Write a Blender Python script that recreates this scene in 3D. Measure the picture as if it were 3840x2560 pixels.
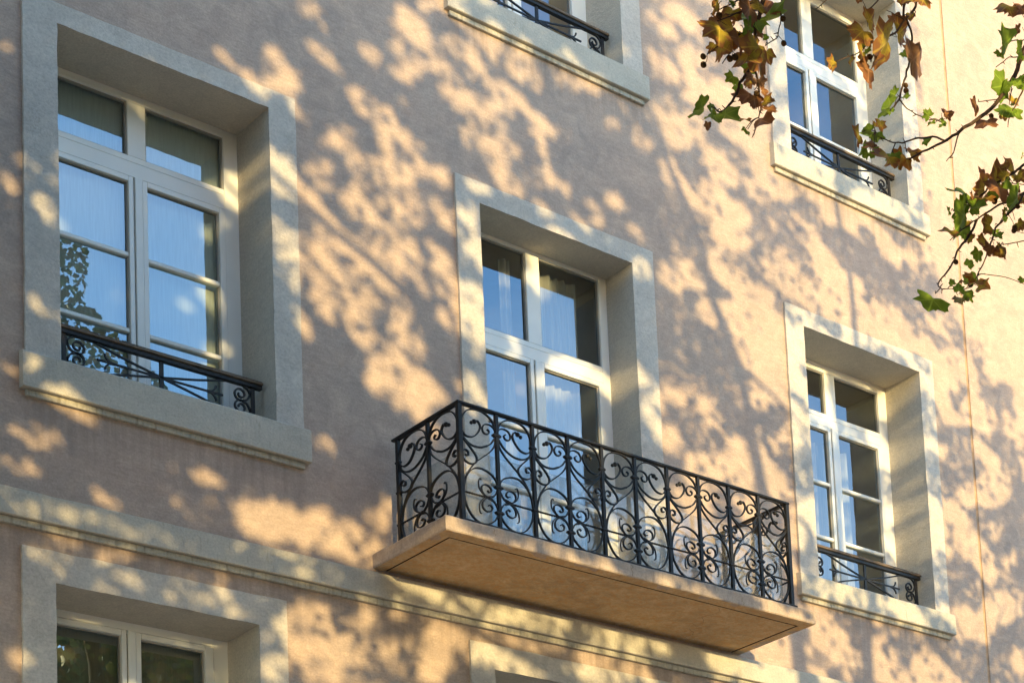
import bpy, bmesh, math, random
import numpy as np
from mathutils import Vector, Matrix, noise

for o in list(bpy.data.objects): bpy.data.objects.remove(o, do_unlink=True)
SC = bpy.context.scene
COL = SC.collection
random.seed(7)
RNG = np.random.default_rng(11)

SKY_STRENGTH = 0.15
SKY_DUST = 0.4
SKY_OZONE = 2.7
CLOUD = (3.2, 3.0, 2.9, 1)
SUN_ENERGY = 0.8
SUN_COLOR = (1.0, 0.765, 0.35)
EXPOSURE = 3.03
CROWN_N = 430000

# ------------------------------------------------------------------ camera
CAM_POS = Vector((0.0, -15.0, 0.0))
R_RIGHT = Vector((0.6799409211917238, -0.729934215014073, -0.0698311208612553))
R_UP = Vector((-0.04888049722880714, -0.1401407691230264, 0.9889242952927545))
R_FWD = Vector((0.7316358661790814, 0.6689967164204886, 0.13096699102823414))
cam_d = bpy.data.cameras.new('camera')
cam = bpy.data.objects.new('camera', cam_d); COL.objects.link(cam)
cam.matrix_world = Matrix(((R_RIGHT.x, R_UP.x, -R_FWD.x, CAM_POS.x),
                           (R_RIGHT.y, R_UP.y, -R_FWD.y, CAM_POS.y),
                           (R_RIGHT.z, R_UP.z, -R_FWD.z, CAM_POS.z), (0, 0, 0, 1)))
cam_d.sensor_width = 36.0
cam_d.lens = 36.0 * 7821.397 / 3840.0
cam_d.shift_x = -1779.78 / 3840.0
cam_d.shift_y = 2571.757 / 3840.0
cam_d.clip_start = 0.05; cam_d.clip_end = 3000
SC.camera = cam

# ------------------------------------------------------------------ sky and sun
SUN_TRAVEL = Vector((0.17, 1.0, -0.085)).normalized()
to_sun = -SUN_TRAVEL
W = bpy.data.worlds.new('World'); SC.world = W; W.use_nodes = True
nt = W.node_tree; nt.nodes.clear()
def wn(t, **kw):
    n = nt.nodes.new(t)
    for k, v in kw.items(): setattr(n, k, v)
    return n
sky = wn('ShaderNodeTexSky', sky_type='NISHITA'); sky.sun_disc = False
sky.sun_elevation = math.asin(to_sun.z); sky.sun_rotation = math.atan2(to_sun.x, to_sun.y)
sky.air_density = 1.0; sky.dust_density = SKY_DUST; sky.ozone_density = SKY_OZONE; sky.altitude = 200
tc = wn('ShaderNodeTexCoord')
mp = wn('ShaderNodeMapping'); mp.inputs['Scale'].default_value = (1.0, 1.0, 2.2)
nz = wn('ShaderNodeTexNoise'); nz.inputs['Scale'].default_value = 2.6; nz.inputs['Detail'].default_value = 7; nz.inputs['Roughness'].default_value = .58
rp = wn('ShaderNodeValToRGB'); rp.color_ramp.elements[0].position = .50; rp.color_ramp.elements[1].position = .78
rp.color_ramp.elements[0].color = (0, 0, 0, 1); rp.color_ramp.elements[1].color = (1, 1, 1, 1)
mul = wn('ShaderNodeMath', operation='MULTIPLY'); mul.inputs[1].default_value = .35
mx = wn('ShaderNodeMix', data_type='RGBA'); mx.inputs['B'].default_value = CLOUD
bg = wn('ShaderNodeBackground'); bg.inputs['Strength'].default_value = SKY_STRENGTH
out = wn('ShaderNodeOutputWorld')
Lk = nt.links.new
Lk(tc.outputs['Generated'], mp.inputs['Vector']); Lk(mp.outputs['Vector'], nz.inputs['Vector'])
Lk(nz.outputs['Fac'], rp.inputs['Fac']); Lk(rp.outputs['Color'], mul.inputs[0]); Lk(mul.outputs[0], mx.inputs['Factor'])
Lk(sky.outputs['Color'], mx.inputs['A']); Lk(mx.outputs['Result'], bg.inputs['Color']); Lk(bg.outputs['Background'], out.inputs['Surface'])

sun_d = bpy.data.lights.new('sun', 'SUN'); sun = bpy.data.objects.new('sun', sun_d); COL.objects.link(sun)
sun_d.energy = SUN_ENERGY; sun_d.angle = math.radians(0.6); sun_d.color = SUN_COLOR
sun.rotation_euler = SUN_TRAVEL.to_track_quat('-Z', 'Y').to_euler(); sun.location = (0, -40, 20)

SC.view_settings.view_transform = 'Standard'; SC.view_settings.look = 'None'
SC.view_settings.gamma = 1.0; SC.view_settings.exposure = EXPOSURE; SC.view_settings.use_curve_mapping = False
SC.render.engine = 'CYCLES'
SC.cycles.max_bounces = 10; SC.cycles.transparent_max_bounces = 16
SC.render.resolution_x = 1024; SC.render.resolution_y = 682

SUN_GAPS = [
    (6.44,10.17,0.077,-0.127,-0.044,-0.044), (6.77,10.36,0.034,-0.05,-0.035,-0.037), (8.45,10.74,0.135,-0.122,-0.086,-0.101), (8.19,10.51,0.117,-0.035,-0.031,-0.055),
    (8.84,11.01,0.162,-0.095,-0.04,-0.055), (8.72,11.4,0.069,-0.052,-0.064,-0.08), (8.84,11.29,0.059,-0.08,-0.031,-0.031), (8.41,9.87,0.057,-0.08,-0.082,-0.076),
    (8.4,9.66,0.038,-0.096,-0.112,-0.081), (8.77,9.93,0.071,-0.1,-0.096,-0.089), (8.94,10.3,0.035,-0.087,-0.145,-0.106), (6.21,8.75,0.065,-0.174,-0.061,-0.046),
    (6.39,8.78,0.068,-0.136,-0.079,-0.068), (7.97,9.84,0.011,-0.071,-0.038,-0.021), (7.44,9.42,0.102,0.0,-0.014,-0.04), (7.97,9.42,0.025,-0.063,-0.048,-0.035),
    (8.43,9.04,0.096,-0.246,-0.1,-0.069), (8.74,9.08,0.186,-0.159,-0.127,-0.143), (8.85,9.36,0.102,-0.086,-0.096,-0.11), (7.95,8.84,0.068,-0.179,-0.06,-0.042),
    (6.4,7.96,0.103,-0.008,-0.023,-0.073), (6.24,8.03,0.048,-0.029,-0.028,-0.044), (6.38,8.18,0.041,-0.039,-0.025,-0.03), (6.46,7.73,0.075,-0.044,-0.028,-0.044),
    (6.33,6.91,0.208,-0.004,-0.023,-0.094), (8.74,7.49,0.1,-0.008,-0.024,-0.066), (8.77,8.69,0.121,-0.081,-0.059,-0.074), (7.17,8.7,0.014,-0.091,-0.041,-0.022),
    (10.13,12.04,0.172,-0.018,-0.05,-0.096), (9.69,11.57,0.156,-0.038,-0.054,-0.091), (9.56,11.36,0.042,-0.1,-0.063,-0.048), (9.3,11.23,0.08,-0.061,-0.057,-0.068),
    (9.63,11.18,0.139,-0.019,-0.048,-0.091), (9.77,11.32,0.065,-0.065,-0.063,-0.066), (10.11,11.7,0.101,0.008,-0.029,-0.08), (10.04,11.45,0.072,-0.093,-0.108,-0.101),
    (10.14,11.22,0.135,-0.132,-0.103,-0.107), (10.34,11.58,0.118,-0.15,-0.097,-0.09), (10.45,11.1,0.195,-0.106,-0.104,-0.132), (10.6,11.5,0.071,-0.026,-0.054,-0.077),
    (10.83,11.78,0.223,-0.051,-0.099,-0.161), (11.04,11.68,0.069,-0.086,-0.074,-0.067), (10.52,11.88,0.164,0.015,-0.043,-0.113), (11.42,11.92,0.103,-0.127,-0.121,-0.11),
    (11.74,11.9,0.103,-0.035,-0.06,-0.082), (10.4,10.87,0.106,-0.079,-0.062,-0.07), (10.56,10.74,0.098,-0.17,-0.117,-0.093), (10.78,10.89,0.068,-0.086,-0.064,-0.057),
    (10.63,10.56,0.059,-0.139,-0.091,-0.063), (11.09,11.05,0.085,-0.107,-0.058,-0.052), (11.35,11.33,0.088,-0.033,-0.058,-0.079), (11.93,11.6,0.059,-0.021,-0.054,-0.074),
    (11.1,10.71,0.155,-0.023,-0.063,-0.111), (11.27,10.7,0.141,0.007,-0.032,-0.08), (10.81,10.53,0.028,-0.101,-0.063,-0.038), (9.98,10.34,0.064,-0.085,-0.067,-0.06),
    (9.96,9.97,0.078,-0.104,-0.093,-0.081), (10.24,10.02,0.079,-0.105,-0.082,-0.07), (12.31,11.57,0.089,-0.06,-0.08,-0.085), (12.66,11.35,0.148,-0.1,-0.089,-0.093),
    (12.51,11.86,0.093,-0.112,-0.099,-0.086), (12.73,11.84,0.112,-0.132,-0.117,-0.1), (11.68,10.56,0.072,-0.09,-0.085,-0.07), (11.9,10.79,0.097,-0.069,-0.07,-0.074),
    (11.06,10.39,0.126,-0.021,-0.04,-0.071), (9.4,10.06,0.31,-0.057,-0.106,-0.202), (9.28,9.78,0.294,0.003,-0.064,-0.174), (9.6,10.4,0.209,-0.089,-0.088,-0.128),
    (9.71,10.56,0.046,-0.113,-0.098,-0.071), (9.18,10.73,0.115,-0.09,-0.067,-0.079), (9.38,10.64,0.143,-0.146,-0.085,-0.088), (9.48,10.74,0.027,-0.067,-0.056,-0.041),
    (9.03,10.29,0.073,-0.1,-0.086,-0.08), (9.65,9.88,0.083,-0.113,-0.116,-0.103), (9.6,10.9,0.035,-0.046,-0.032,-0.031), (10.34,10.36,0.12,-0.019,-0.041,-0.076),
    (12.64,12.48,0.165,-0.076,-0.084,-0.101), (12.61,12.92,0.195,-0.034,-0.046,-0.072), (12.78,13.16,0.07,-0.08,-0.102,-0.092), (9.85,11.94,0.043,-0.054,-0.067,-0.064),
    (9.28,9.37,0.101,-0.14,-0.125,-0.109), (9.58,9.46,0.091,-0.165,-0.12,-0.092), (9.41,9.16,0.097,-0.081,-0.079,-0.086), (9.12,8.94,0.21,-0.103,-0.148,-0.209),
    (9.11,8.62,0.086,-0.121,-0.098,-0.082), (9.55,8.72,0.103,-0.258,-0.123,-0.079), (9.4,8.37,0.177,-0.151,-0.123,-0.129), (9.52,8.14,0.178,-0.119,-0.105,-0.123),
    (9.26,8.16,0.126,-0.065,-0.057,-0.077), (9.98,9.33,0.079,-0.193,-0.114,-0.075), (10.21,9.74,0.061,-0.149,-0.117,-0.078), (10.22,9.15,0.075,-0.184,-0.116,-0.075),
    (10.24,8.96,0.114,-0.092,-0.084,-0.088), (10.13,8.46,0.121,0.035,-0.005,-0.104), (10.0,8.99,0.085,-0.116,-0.079,-0.066), (10.3,8.75,0.093,0.028,-0.003,-0.069),
    (10.28,8.27,0.122,-0.102,-0.097,-0.097), (9.58,8.06,0.161,-0.042,-0.061,-0.109), (10.92,9.84,0.017,-0.107,-0.064,-0.031), (10.9,9.25,0.026,-0.16,-0.056,-0.026),
    (10.42,8.96,0.102,-0.002,-0.023,-0.059), (11.21,8.95,0.139,-0.003,-0.032,-0.076), (10.91,8.41,0.025,-0.159,-0.064,-0.028), (12.2,8.9,0.131,-0.167,-0.127,-0.094),
    (12.19,10.18,0.066,-0.082,-0.096,-0.077), (12.54,10.23,0.134,-0.095,-0.088,-0.087), (12.28,10.5,0.092,-0.014,-0.03,-0.049), (12.53,9.03,0.122,-0.092,-0.087,-0.083),
    (12.43,8.52,0.131,-0.101,-0.115,-0.107), (11.79,8.57,0.026,-0.164,-0.102,-0.043), (11.81,9.85,0.048,-0.061,-0.062,-0.05), (11.79,9.56,0.031,-0.073,-0.05,-0.031),
    (6.24,6.58,0.121,-0.079,-0.082,-0.124), (6.41,6.34,0.268,-0.028,-0.021,-0.07), (8.67,6.71,0.413,-0.047,-0.059,-0.154), (8.22,6.69,0.219,-0.072,-0.066,-0.122),
    (6.85,6.33,0.211,-0.03,-0.018,-0.053), (6.52,6.12,0.147,-0.038,-0.037,-0.09), (6.84,6.1,0.043,-0.069,-0.078,-0.063), (7.02,6.14,0.057,0.013,-0.001,-0.058),
    (7.26,6.33,0.087,-0.012,-0.016,-0.048), (6.78,5.91,0.033,0.008,-0.001,-0.034), (6.62,5.98,0.106,-0.007,-0.009,-0.035), (7.01,5.95,0.087,-0.034,-0.029,-0.057),
    (7.16,5.96,0.036,-0.037,-0.054,-0.056), (6.86,5.81,0.097,-0.006,-0.009,-0.035), (7.89,5.83,0.055,-0.036,-0.041,-0.054), (8.64,5.8,0.282,-0.102,-0.13,-0.227),
    (8.7,5.56,0.199,0.036,-0.005,-0.161), (8.25,5.48,0.012,-0.07,-0.136,-0.048), (6.3,5.68,0.042,-0.117,-0.069,-0.042), (6.72,5.54,0.173,-0.003,-0.009,-0.046),
    (8.4,6.44,0.2,-0.007,-0.015,-0.051), (8.46,6.27,0.15,-0.007,-0.013,-0.045), (8.26,5.78,0.063,0.013,-0.002,-0.061), (7.65,5.89,0.073,0.015,0.0,-0.036),
    (6.25,6.24,0.124,0.001,-0.007,-0.035), (9.28,7.02,0.015,-0.098,-0.165,-0.066), (9.01,6.66,0.205,-0.118,-0.108,-0.141), (10.35,6.4,0.359,0.006,-0.03,-0.11),
    (10.92,6.36,0.183,-0.007,-0.034,-0.099), (11.78,6.37,0.428,-0.015,-0.042,-0.117), (11.6,6.12,0.388,-0.017,-0.051,-0.144), (10.57,6.19,0.45,-0.019,-0.037,-0.111),
    (9.44,5.77,0.204,-0.072,-0.074,-0.124), (8.98,5.99,0.177,0.035,-0.005,-0.152), (8.92,5.72,0.108,0.021,-0.004,-0.125), (10.33,5.92,0.211,-0.029,-0.052,-0.121),
    (10.63,5.87,0.216,-0.03,-0.036,-0.081), (11.38,5.95,0.269,-0.013,-0.03,-0.085), (9.81,5.76,0.117,0.021,-0.003,-0.078), (9.62,5.69,0.072,0.013,-0.002,-0.064),
    (12.2,7.68,0.033,-0.119,-0.274,-0.125), (11.11,7.58,0.059,-0.143,-0.307,-0.169), (11.92,7.35,0.209,0.048,-0.01,-0.174), (11.67,7.05,0.082,-0.068,-0.067,-0.06),
    (12.3,7.06,0.097,-0.079,-0.085,-0.074), (13.39,10.96,0.281,-0.066,-0.085,-0.119), (14.1,10.75,0.277,-0.137,-0.139,-0.148), (14.92,10.65,0.647,-0.029,-0.105,-0.182),
    (13.56,10.09,0.369,0.008,-0.079,-0.171), (13.72,9.38,0.066,-0.108,-0.385,-0.247), (13.48,9.73,0.214,-0.152,-0.141,-0.133), (12.98,10.03,0.114,0.036,-0.007,-0.094),
    (13.05,9.91,0.116,0.037,-0.004,-0.062), (12.99,8.94,0.11,-0.106,-0.096,-0.079), (13.29,8.69,0.113,-0.048,-0.079,-0.091), (14.09,9.84,0.047,-0.299,-0.142,-0.062),
    (14.7,11.09,0.087,-0.1,-0.154,-0.118), (13.21,10.55,0.141,-0.17,-0.069,-0.055), (13.45,10.48,0.217,-0.081,-0.081,-0.098), (15.58,10.7,0.25,-0.085,-0.158,-0.178),
    (14.28,10.38,0.14,-0.02,-0.046,-0.07), (15.22,10.41,0.237,-0.012,-0.043,-0.074), (15.74,10.52,0.134,-0.046,-0.08,-0.089), (16.71,10.52,0.189,-0.118,-0.179,-0.152),
    (17.03,10.05,0.235,-0.082,-0.173,-0.181), (17.64,10.01,0.153,-0.095,-0.126,-0.102), (14.13,9.06,0.019,-0.12,-0.243,-0.099), (14.37,10.24,0.107,-0.04,-0.087,-0.101),
    (12.84,10.33,0.103,-0.125,-0.084,-0.066), (12.7,9.08,0.094,-0.018,-0.04,-0.064), (13.69,6.65,0.365,-0.099,-0.15,-0.21), (13.44,8.41,0.329,-0.07,-0.096,-0.143),
    (12.87,8.28,0.225,-0.01,-0.08,-0.175), (13.91,8.27,0.081,-0.101,-0.108,-0.073), (14.17,8.26,0.017,-0.104,-0.242,-0.091), (14.01,7.95,0.054,-0.068,-0.108,-0.072),
    (15.43,9.04,0.002,-0.065,-0.201,-0.065), (15.42,8.45,0.003,-0.08,-0.288,-0.087), (16.14,8.45,0.084,-0.184,-0.112,-0.054), (16.49,8.74,0.141,-0.096,-0.116,-0.093),
    (17.11,9.19,0.082,-0.175,-0.31,-0.153), (16.74,8.42,0.225,-0.118,-0.165,-0.145), (16.96,8.2,0.097,-0.112,-0.133,-0.08), (17.16,7.78,0.161,-0.111,-0.181,-0.135),
    (14.97,7.44,0.4,-0.027,-0.06,-0.117), (15.5,7.39,0.309,-0.021,-0.046,-0.085), (14.45,7.38,0.23,-0.017,-0.042,-0.082), (14.5,6.85,0.274,-0.129,-0.128,-0.131),
    (15.12,6.73,0.328,-0.085,-0.108,-0.143), (15.89,6.82,0.198,-0.091,-0.142,-0.137), (13.01,6.34,0.359,-0.012,-0.04,-0.106), (13.77,6.36,0.284,-0.009,-0.037,-0.094),
    (17.13,8.66,0.126,0.03,-0.011,-0.105), (17.34,8.35,0.101,0.023,-0.01,-0.088), (14.28,7.15,0.073,-0.092,-0.11,-0.068), (12.94,7.18,0.141,-0.037,-0.062,-0.09),
    (13.63,7.12,0.181,-0.047,-0.043,-0.062), (13.82,7.05,0.13,-0.062,-0.068,-0.072), (14.06,7.02,0.135,-0.034,-0.045,-0.062), (14.08,11.83,0.274,-0.089,-0.143,-0.177),
    (13.57,12.22,0.202,-0.093,-0.135,-0.155), (13.28,11.66,0.177,-0.116,-0.11,-0.112), (12.94,11.95,0.087,-0.102,-0.137,-0.115), (13.0,12.73,0.088,-0.101,-0.138,-0.121),
    (13.09,12.42,0.141,-0.09,-0.109,-0.116), (13.5,12.56,0.109,-0.068,-0.08,-0.084), (13.0,13.15,0.093,-0.057,-0.094,-0.101), (14.22,12.25,0.014,-0.091,-0.249,-0.129),
    (14.77,11.86,0.218,-0.099,-0.098,-0.106), (15.59,12.06,0.202,-0.06,-0.095,-0.113),
]
DENSE = [
    (12.97,9.58,0.28,-0.114,-0.167,-0.202), (13.29,9.02,0.256,-0.108,-0.171,-0.199), (13.68,10.93,0.221,-0.079,-0.096,-0.118), (15.09,11.35,0.374,-0.122,-0.168,-0.197),
    (15.52,11.28,0.273,-0.125,-0.189,-0.193), (16.15,11.26,0.027,-0.091,-0.37,-0.191), (12.91,9.74,0.24,-0.042,-0.093,-0.147), (13.23,9.49,0.213,-0.087,-0.144,-0.172),
    (13.82,9.08,0.121,-0.087,-0.176,-0.158), (15.09,10.6,0.092,-0.06,-0.107,-0.098), (13.7,10.11,0.067,-0.01,-0.033,-0.051), (14.43,9.78,0.05,-0.034,-0.085,-0.076),
    (15.65,10.26,0.2,-0.071,-0.095,-0.105), (17.3,10.3,0.111,-0.121,-0.341,-0.227), (16.56,9.67,0.015,-0.097,-0.382,-0.15), (14.82,6.86,0.378,-0.063,-0.041,-0.064),
    (16.68,9.24,0.003,-0.101,-0.433,-0.136), (17.3,8.65,0.022,-0.148,-0.471,-0.165), (17.25,7.46,0.087,-0.102,-0.335,-0.191), (14.1,8.7,0.002,-0.062,-0.263,-0.086),
    (14.53,6.87,0.037,-0.047,-0.111,-0.068), (16.58,7.98,0.053,-0.062,-0.215,-0.13), (17.48,9.01,0.067,-0.075,-0.184,-0.114), (12.96,11.57,0.127,-0.085,-0.183,-0.189),
    (12.96,10.99,0.226,-0.029,-0.052,-0.085), (14.14,12.8,0.015,-0.092,-0.33,-0.179), (14.42,11.67,0.107,-0.011,-0.047,-0.073), (13.3,11.93,0.086,-0.028,-0.068,-0.086),
    (13.16,12.64,0.1,-0.03,-0.081,-0.106), (11.31,11.55,0.397,-0.007,-0.087,-0.182), (11.62,11.08,0.415,-0.055,-0.204,-0.358), (9.8,10.77,0.05,-0.065,-0.171,-0.157),
    (9.88,10.52,0.043,-0.056,-0.158,-0.143), (11.88,11.13,0.286,0.107,-0.014,-0.245),
]
BRANCHES = [
    (0.016,0.006,[[6.594,-8.0,6.551],[6.559,-8.0,6.471],[6.528,-8.0,6.387],[6.51,-8.0,6.327],[6.485,-8.0,6.282],[6.471,-8.0,6.161],[6.458,-8.0,6.098],[6.448,-8.0,6.056],[6.398,-8.0,5.985],[6.367,-8.0,5.938],[6.333,-8.0,5.857],[6.273,-8.0,5.773],[6.233,-8.0,5.735],[6.209,-8.0,5.725]]),
    (0.009,0.004,[[6.448,-8.0,6.056],[6.459,-8.0,6.059],[6.48,-8.0,6.013],[6.486,-8.0,5.95],[6.492,-8.0,5.889],[6.489,-8.0,5.845],[6.475,-8.0,5.802]]),
    (0.008,0.003,[[6.563,-8.0,6.519],[6.391,-8.0,6.385],[6.318,-8.0,6.324],[6.206,-8.0,6.232]]),
    (0.006,0.003,[[6.531,-8.0,6.429],[6.483,-8.0,6.397],[6.401,-8.0,6.329],[6.26,-8.0,6.221],[6.207,-8.0,6.187]]),
    (0.006,0.003,[[6.485,-8.0,6.282],[6.4,-8.0,6.214],[6.299,-8.0,6.145],[6.24,-8.0,6.08],[6.164,-8.0,6.003]]),
    (0.006,0.003,[[6.4,-8.0,6.214],[6.363,-8.0,6.178],[6.323,-8.0,6.092],[6.258,-8.0,5.994]]),
    (0.006,0.003,[[6.698,-8.0,6.594],[6.677,-8.0,6.511],[6.664,-8.0,6.432],[6.655,-8.0,6.37],[6.636,-8.0,6.303],[6.616,-8.0,6.274],[6.551,-8.0,6.215]]),
    (0.011,0.006,[[7.946,-7.7,7.308],[7.911,-7.7,7.21],[7.886,-7.7,7.12],[7.9,-7.7,7.091],[7.913,-7.7,7.09],[7.942,-7.7,7.033],[7.94,-7.7,6.971],[7.94,-7.7,6.922],[7.895,-7.7,6.802],[7.845,-7.7,6.675],[7.815,-7.7,6.601],[7.808,-7.7,6.576],[7.765,-7.7,6.516],[7.728,-7.7,6.472]]),
    (0.013,0.003,[[8.058,-7.7,7.358],[8.01,-7.7,7.254],[7.977,-7.7,7.18],[7.89,-7.7,7.077],[7.799,-7.7,6.959],[7.697,-7.7,6.89],[7.59,-7.7,6.806],[7.519,-7.7,6.731],[7.335,-7.7,6.601]]),
    (0.005,0.003,[[7.808,-7.7,6.576],[7.834,-7.7,6.554],[7.881,-7.7,6.54],[7.932,-7.7,6.53],[7.996,-7.7,6.539],[8.091,-7.7,6.561],[8.146,-7.7,6.572]]),
    (0.007,0.004,[[7.746,-7.7,7.208],[7.696,-7.7,7.115],[7.645,-7.7,7.057],[7.599,-7.7,7.005]]),
    (0.006,0.003,[[7.697,-7.7,6.89],[7.638,-7.7,6.784],[7.599,-7.7,6.714]]),
    (0.005,0.003,[[7.383,-7.7,7.04],[7.292,-7.7,6.936],[7.21,-7.7,6.843]]),
    (0.022,0.006,[[8.372,-8.25,6.976],[8.245,-8.25,6.785],[8.203,-8.25,6.705],[8.165,-8.25,6.616],[8.09,-8.25,6.513],[8.007,-8.25,6.403],[7.882,-8.25,6.266],[7.658,-8.25,6.073],[7.651,-8.25,6.065],[7.546,-8.25,5.98],[7.405,-8.25,5.878],[7.261,-8.25,5.77]]),
    (0.007,0.003,[[7.546,-8.25,5.98],[7.448,-8.25,5.961],[7.341,-8.25,5.911],[7.238,-8.25,5.855],[7.17,-8.25,5.825],[7.078,-8.25,5.81],[7.024,-8.25,5.828]]),
    (0.004,0.0025,[[7.17,-8.25,5.825],[7.138,-8.25,5.757]]),
    (0.004,0.0025,[[7.238,-8.25,5.855],[7.242,-8.25,5.803]]),
    (0.005,0.0025,[[7.65,-8.25,6.058],[7.6,-8.25,5.929],[7.539,-8.25,5.869]]),
    (0.012,0.004,[[8.522,-8.1,6.353],[8.35,-8.1,6.213],[8.175,-8.1,6.068],[8.042,-8.1,5.968],[7.975,-8.1,5.9],[7.879,-8.1,5.837],[7.793,-8.1,5.775],[7.738,-8.1,5.724]]),
    (0.012,0.003,[[8.502,-8.1,6.169],[8.331,-8.1,6.042],[8.207,-8.1,5.952],[8.104,-8.1,5.887],[7.972,-8.1,5.786],[7.915,-8.1,5.735],[7.787,-8.1,5.634],[7.695,-8.1,5.541]]),
    (0.009,0.003,[[7.915,-8.1,5.735],[7.894,-8.1,5.687],[7.82,-8.1,5.587],[7.75,-8.1,5.511],[7.714,-8.1,5.441],[7.642,-8.1,5.341],[7.597,-8.1,5.293],[7.581,-8.1,5.255],[7.6,-8.1,5.243],[7.598,-8.1,5.215]]),
    (0.0035,0.0025,[[7.592,-8.1,5.243],[7.552,-8.1,5.203]]),
    (0.0035,0.0025,[[7.6,-8.1,5.241],[7.681,-8.1,5.269]]),
    (0.01,0.003,[[8.25,-8.25,6.042],[8.137,-8.25,5.893],[8.099,-8.25,5.83],[8.003,-8.25,5.739],[7.896,-8.25,5.622],[7.891,-8.25,5.61],[7.858,-8.25,5.541],[7.811,-8.25,5.449],[7.765,-8.25,5.369],[7.72,-8.25,5.294],[7.712,-8.25,5.258],[7.614,-8.25,5.184]]),
    (0.005,0.003,[[8.234,-8.25,5.693],[8.119,-8.25,5.625],[8.002,-8.25,5.569],[7.948,-8.25,5.544]]),
    (0.005,0.003,[[8.326,-8.25,6.893],[8.251,-8.25,6.845],[8.125,-8.25,6.781],[8.046,-8.25,6.701]]),
    (0.006,0.003,[[8.221,-8.25,6.738],[8.115,-8.25,6.683],[7.997,-8.25,6.578]]),
    (0.008,0.003,[[8.303,-8.25,6.684],[8.22,-8.25,6.556],[8.179,-8.25,6.477],[8.085,-8.25,6.337],[8.062,-8.25,6.256]]),
    (0.005,0.003,[[8.09,-8.25,6.513],[8.11,-8.25,6.5],[8.085,-8.25,6.398]]),
    (0.004,0.003,[[8.007,-8.25,6.403],[7.947,-8.25,6.366],[7.831,-8.25,6.311]]),
    (0.004,0.003,[[7.715,-8.25,5.286],[7.755,-8.25,5.315],[7.798,-8.25,5.326]]),
    (0.004,0.003,[[7.899,-7.7,7.084],[7.831,-7.7,7.084],[7.751,-7.7,7.079]]),
    (0.004,0.003,[[7.981,-7.7,7.178],[7.988,-7.7,7.162],[7.943,-7.7,7.093]]),
    (0.005,0.003,[[8.408,-8.1,6.147],[8.264,-8.1,6.072],[8.221,-8.1,6.078]]),
]
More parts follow.
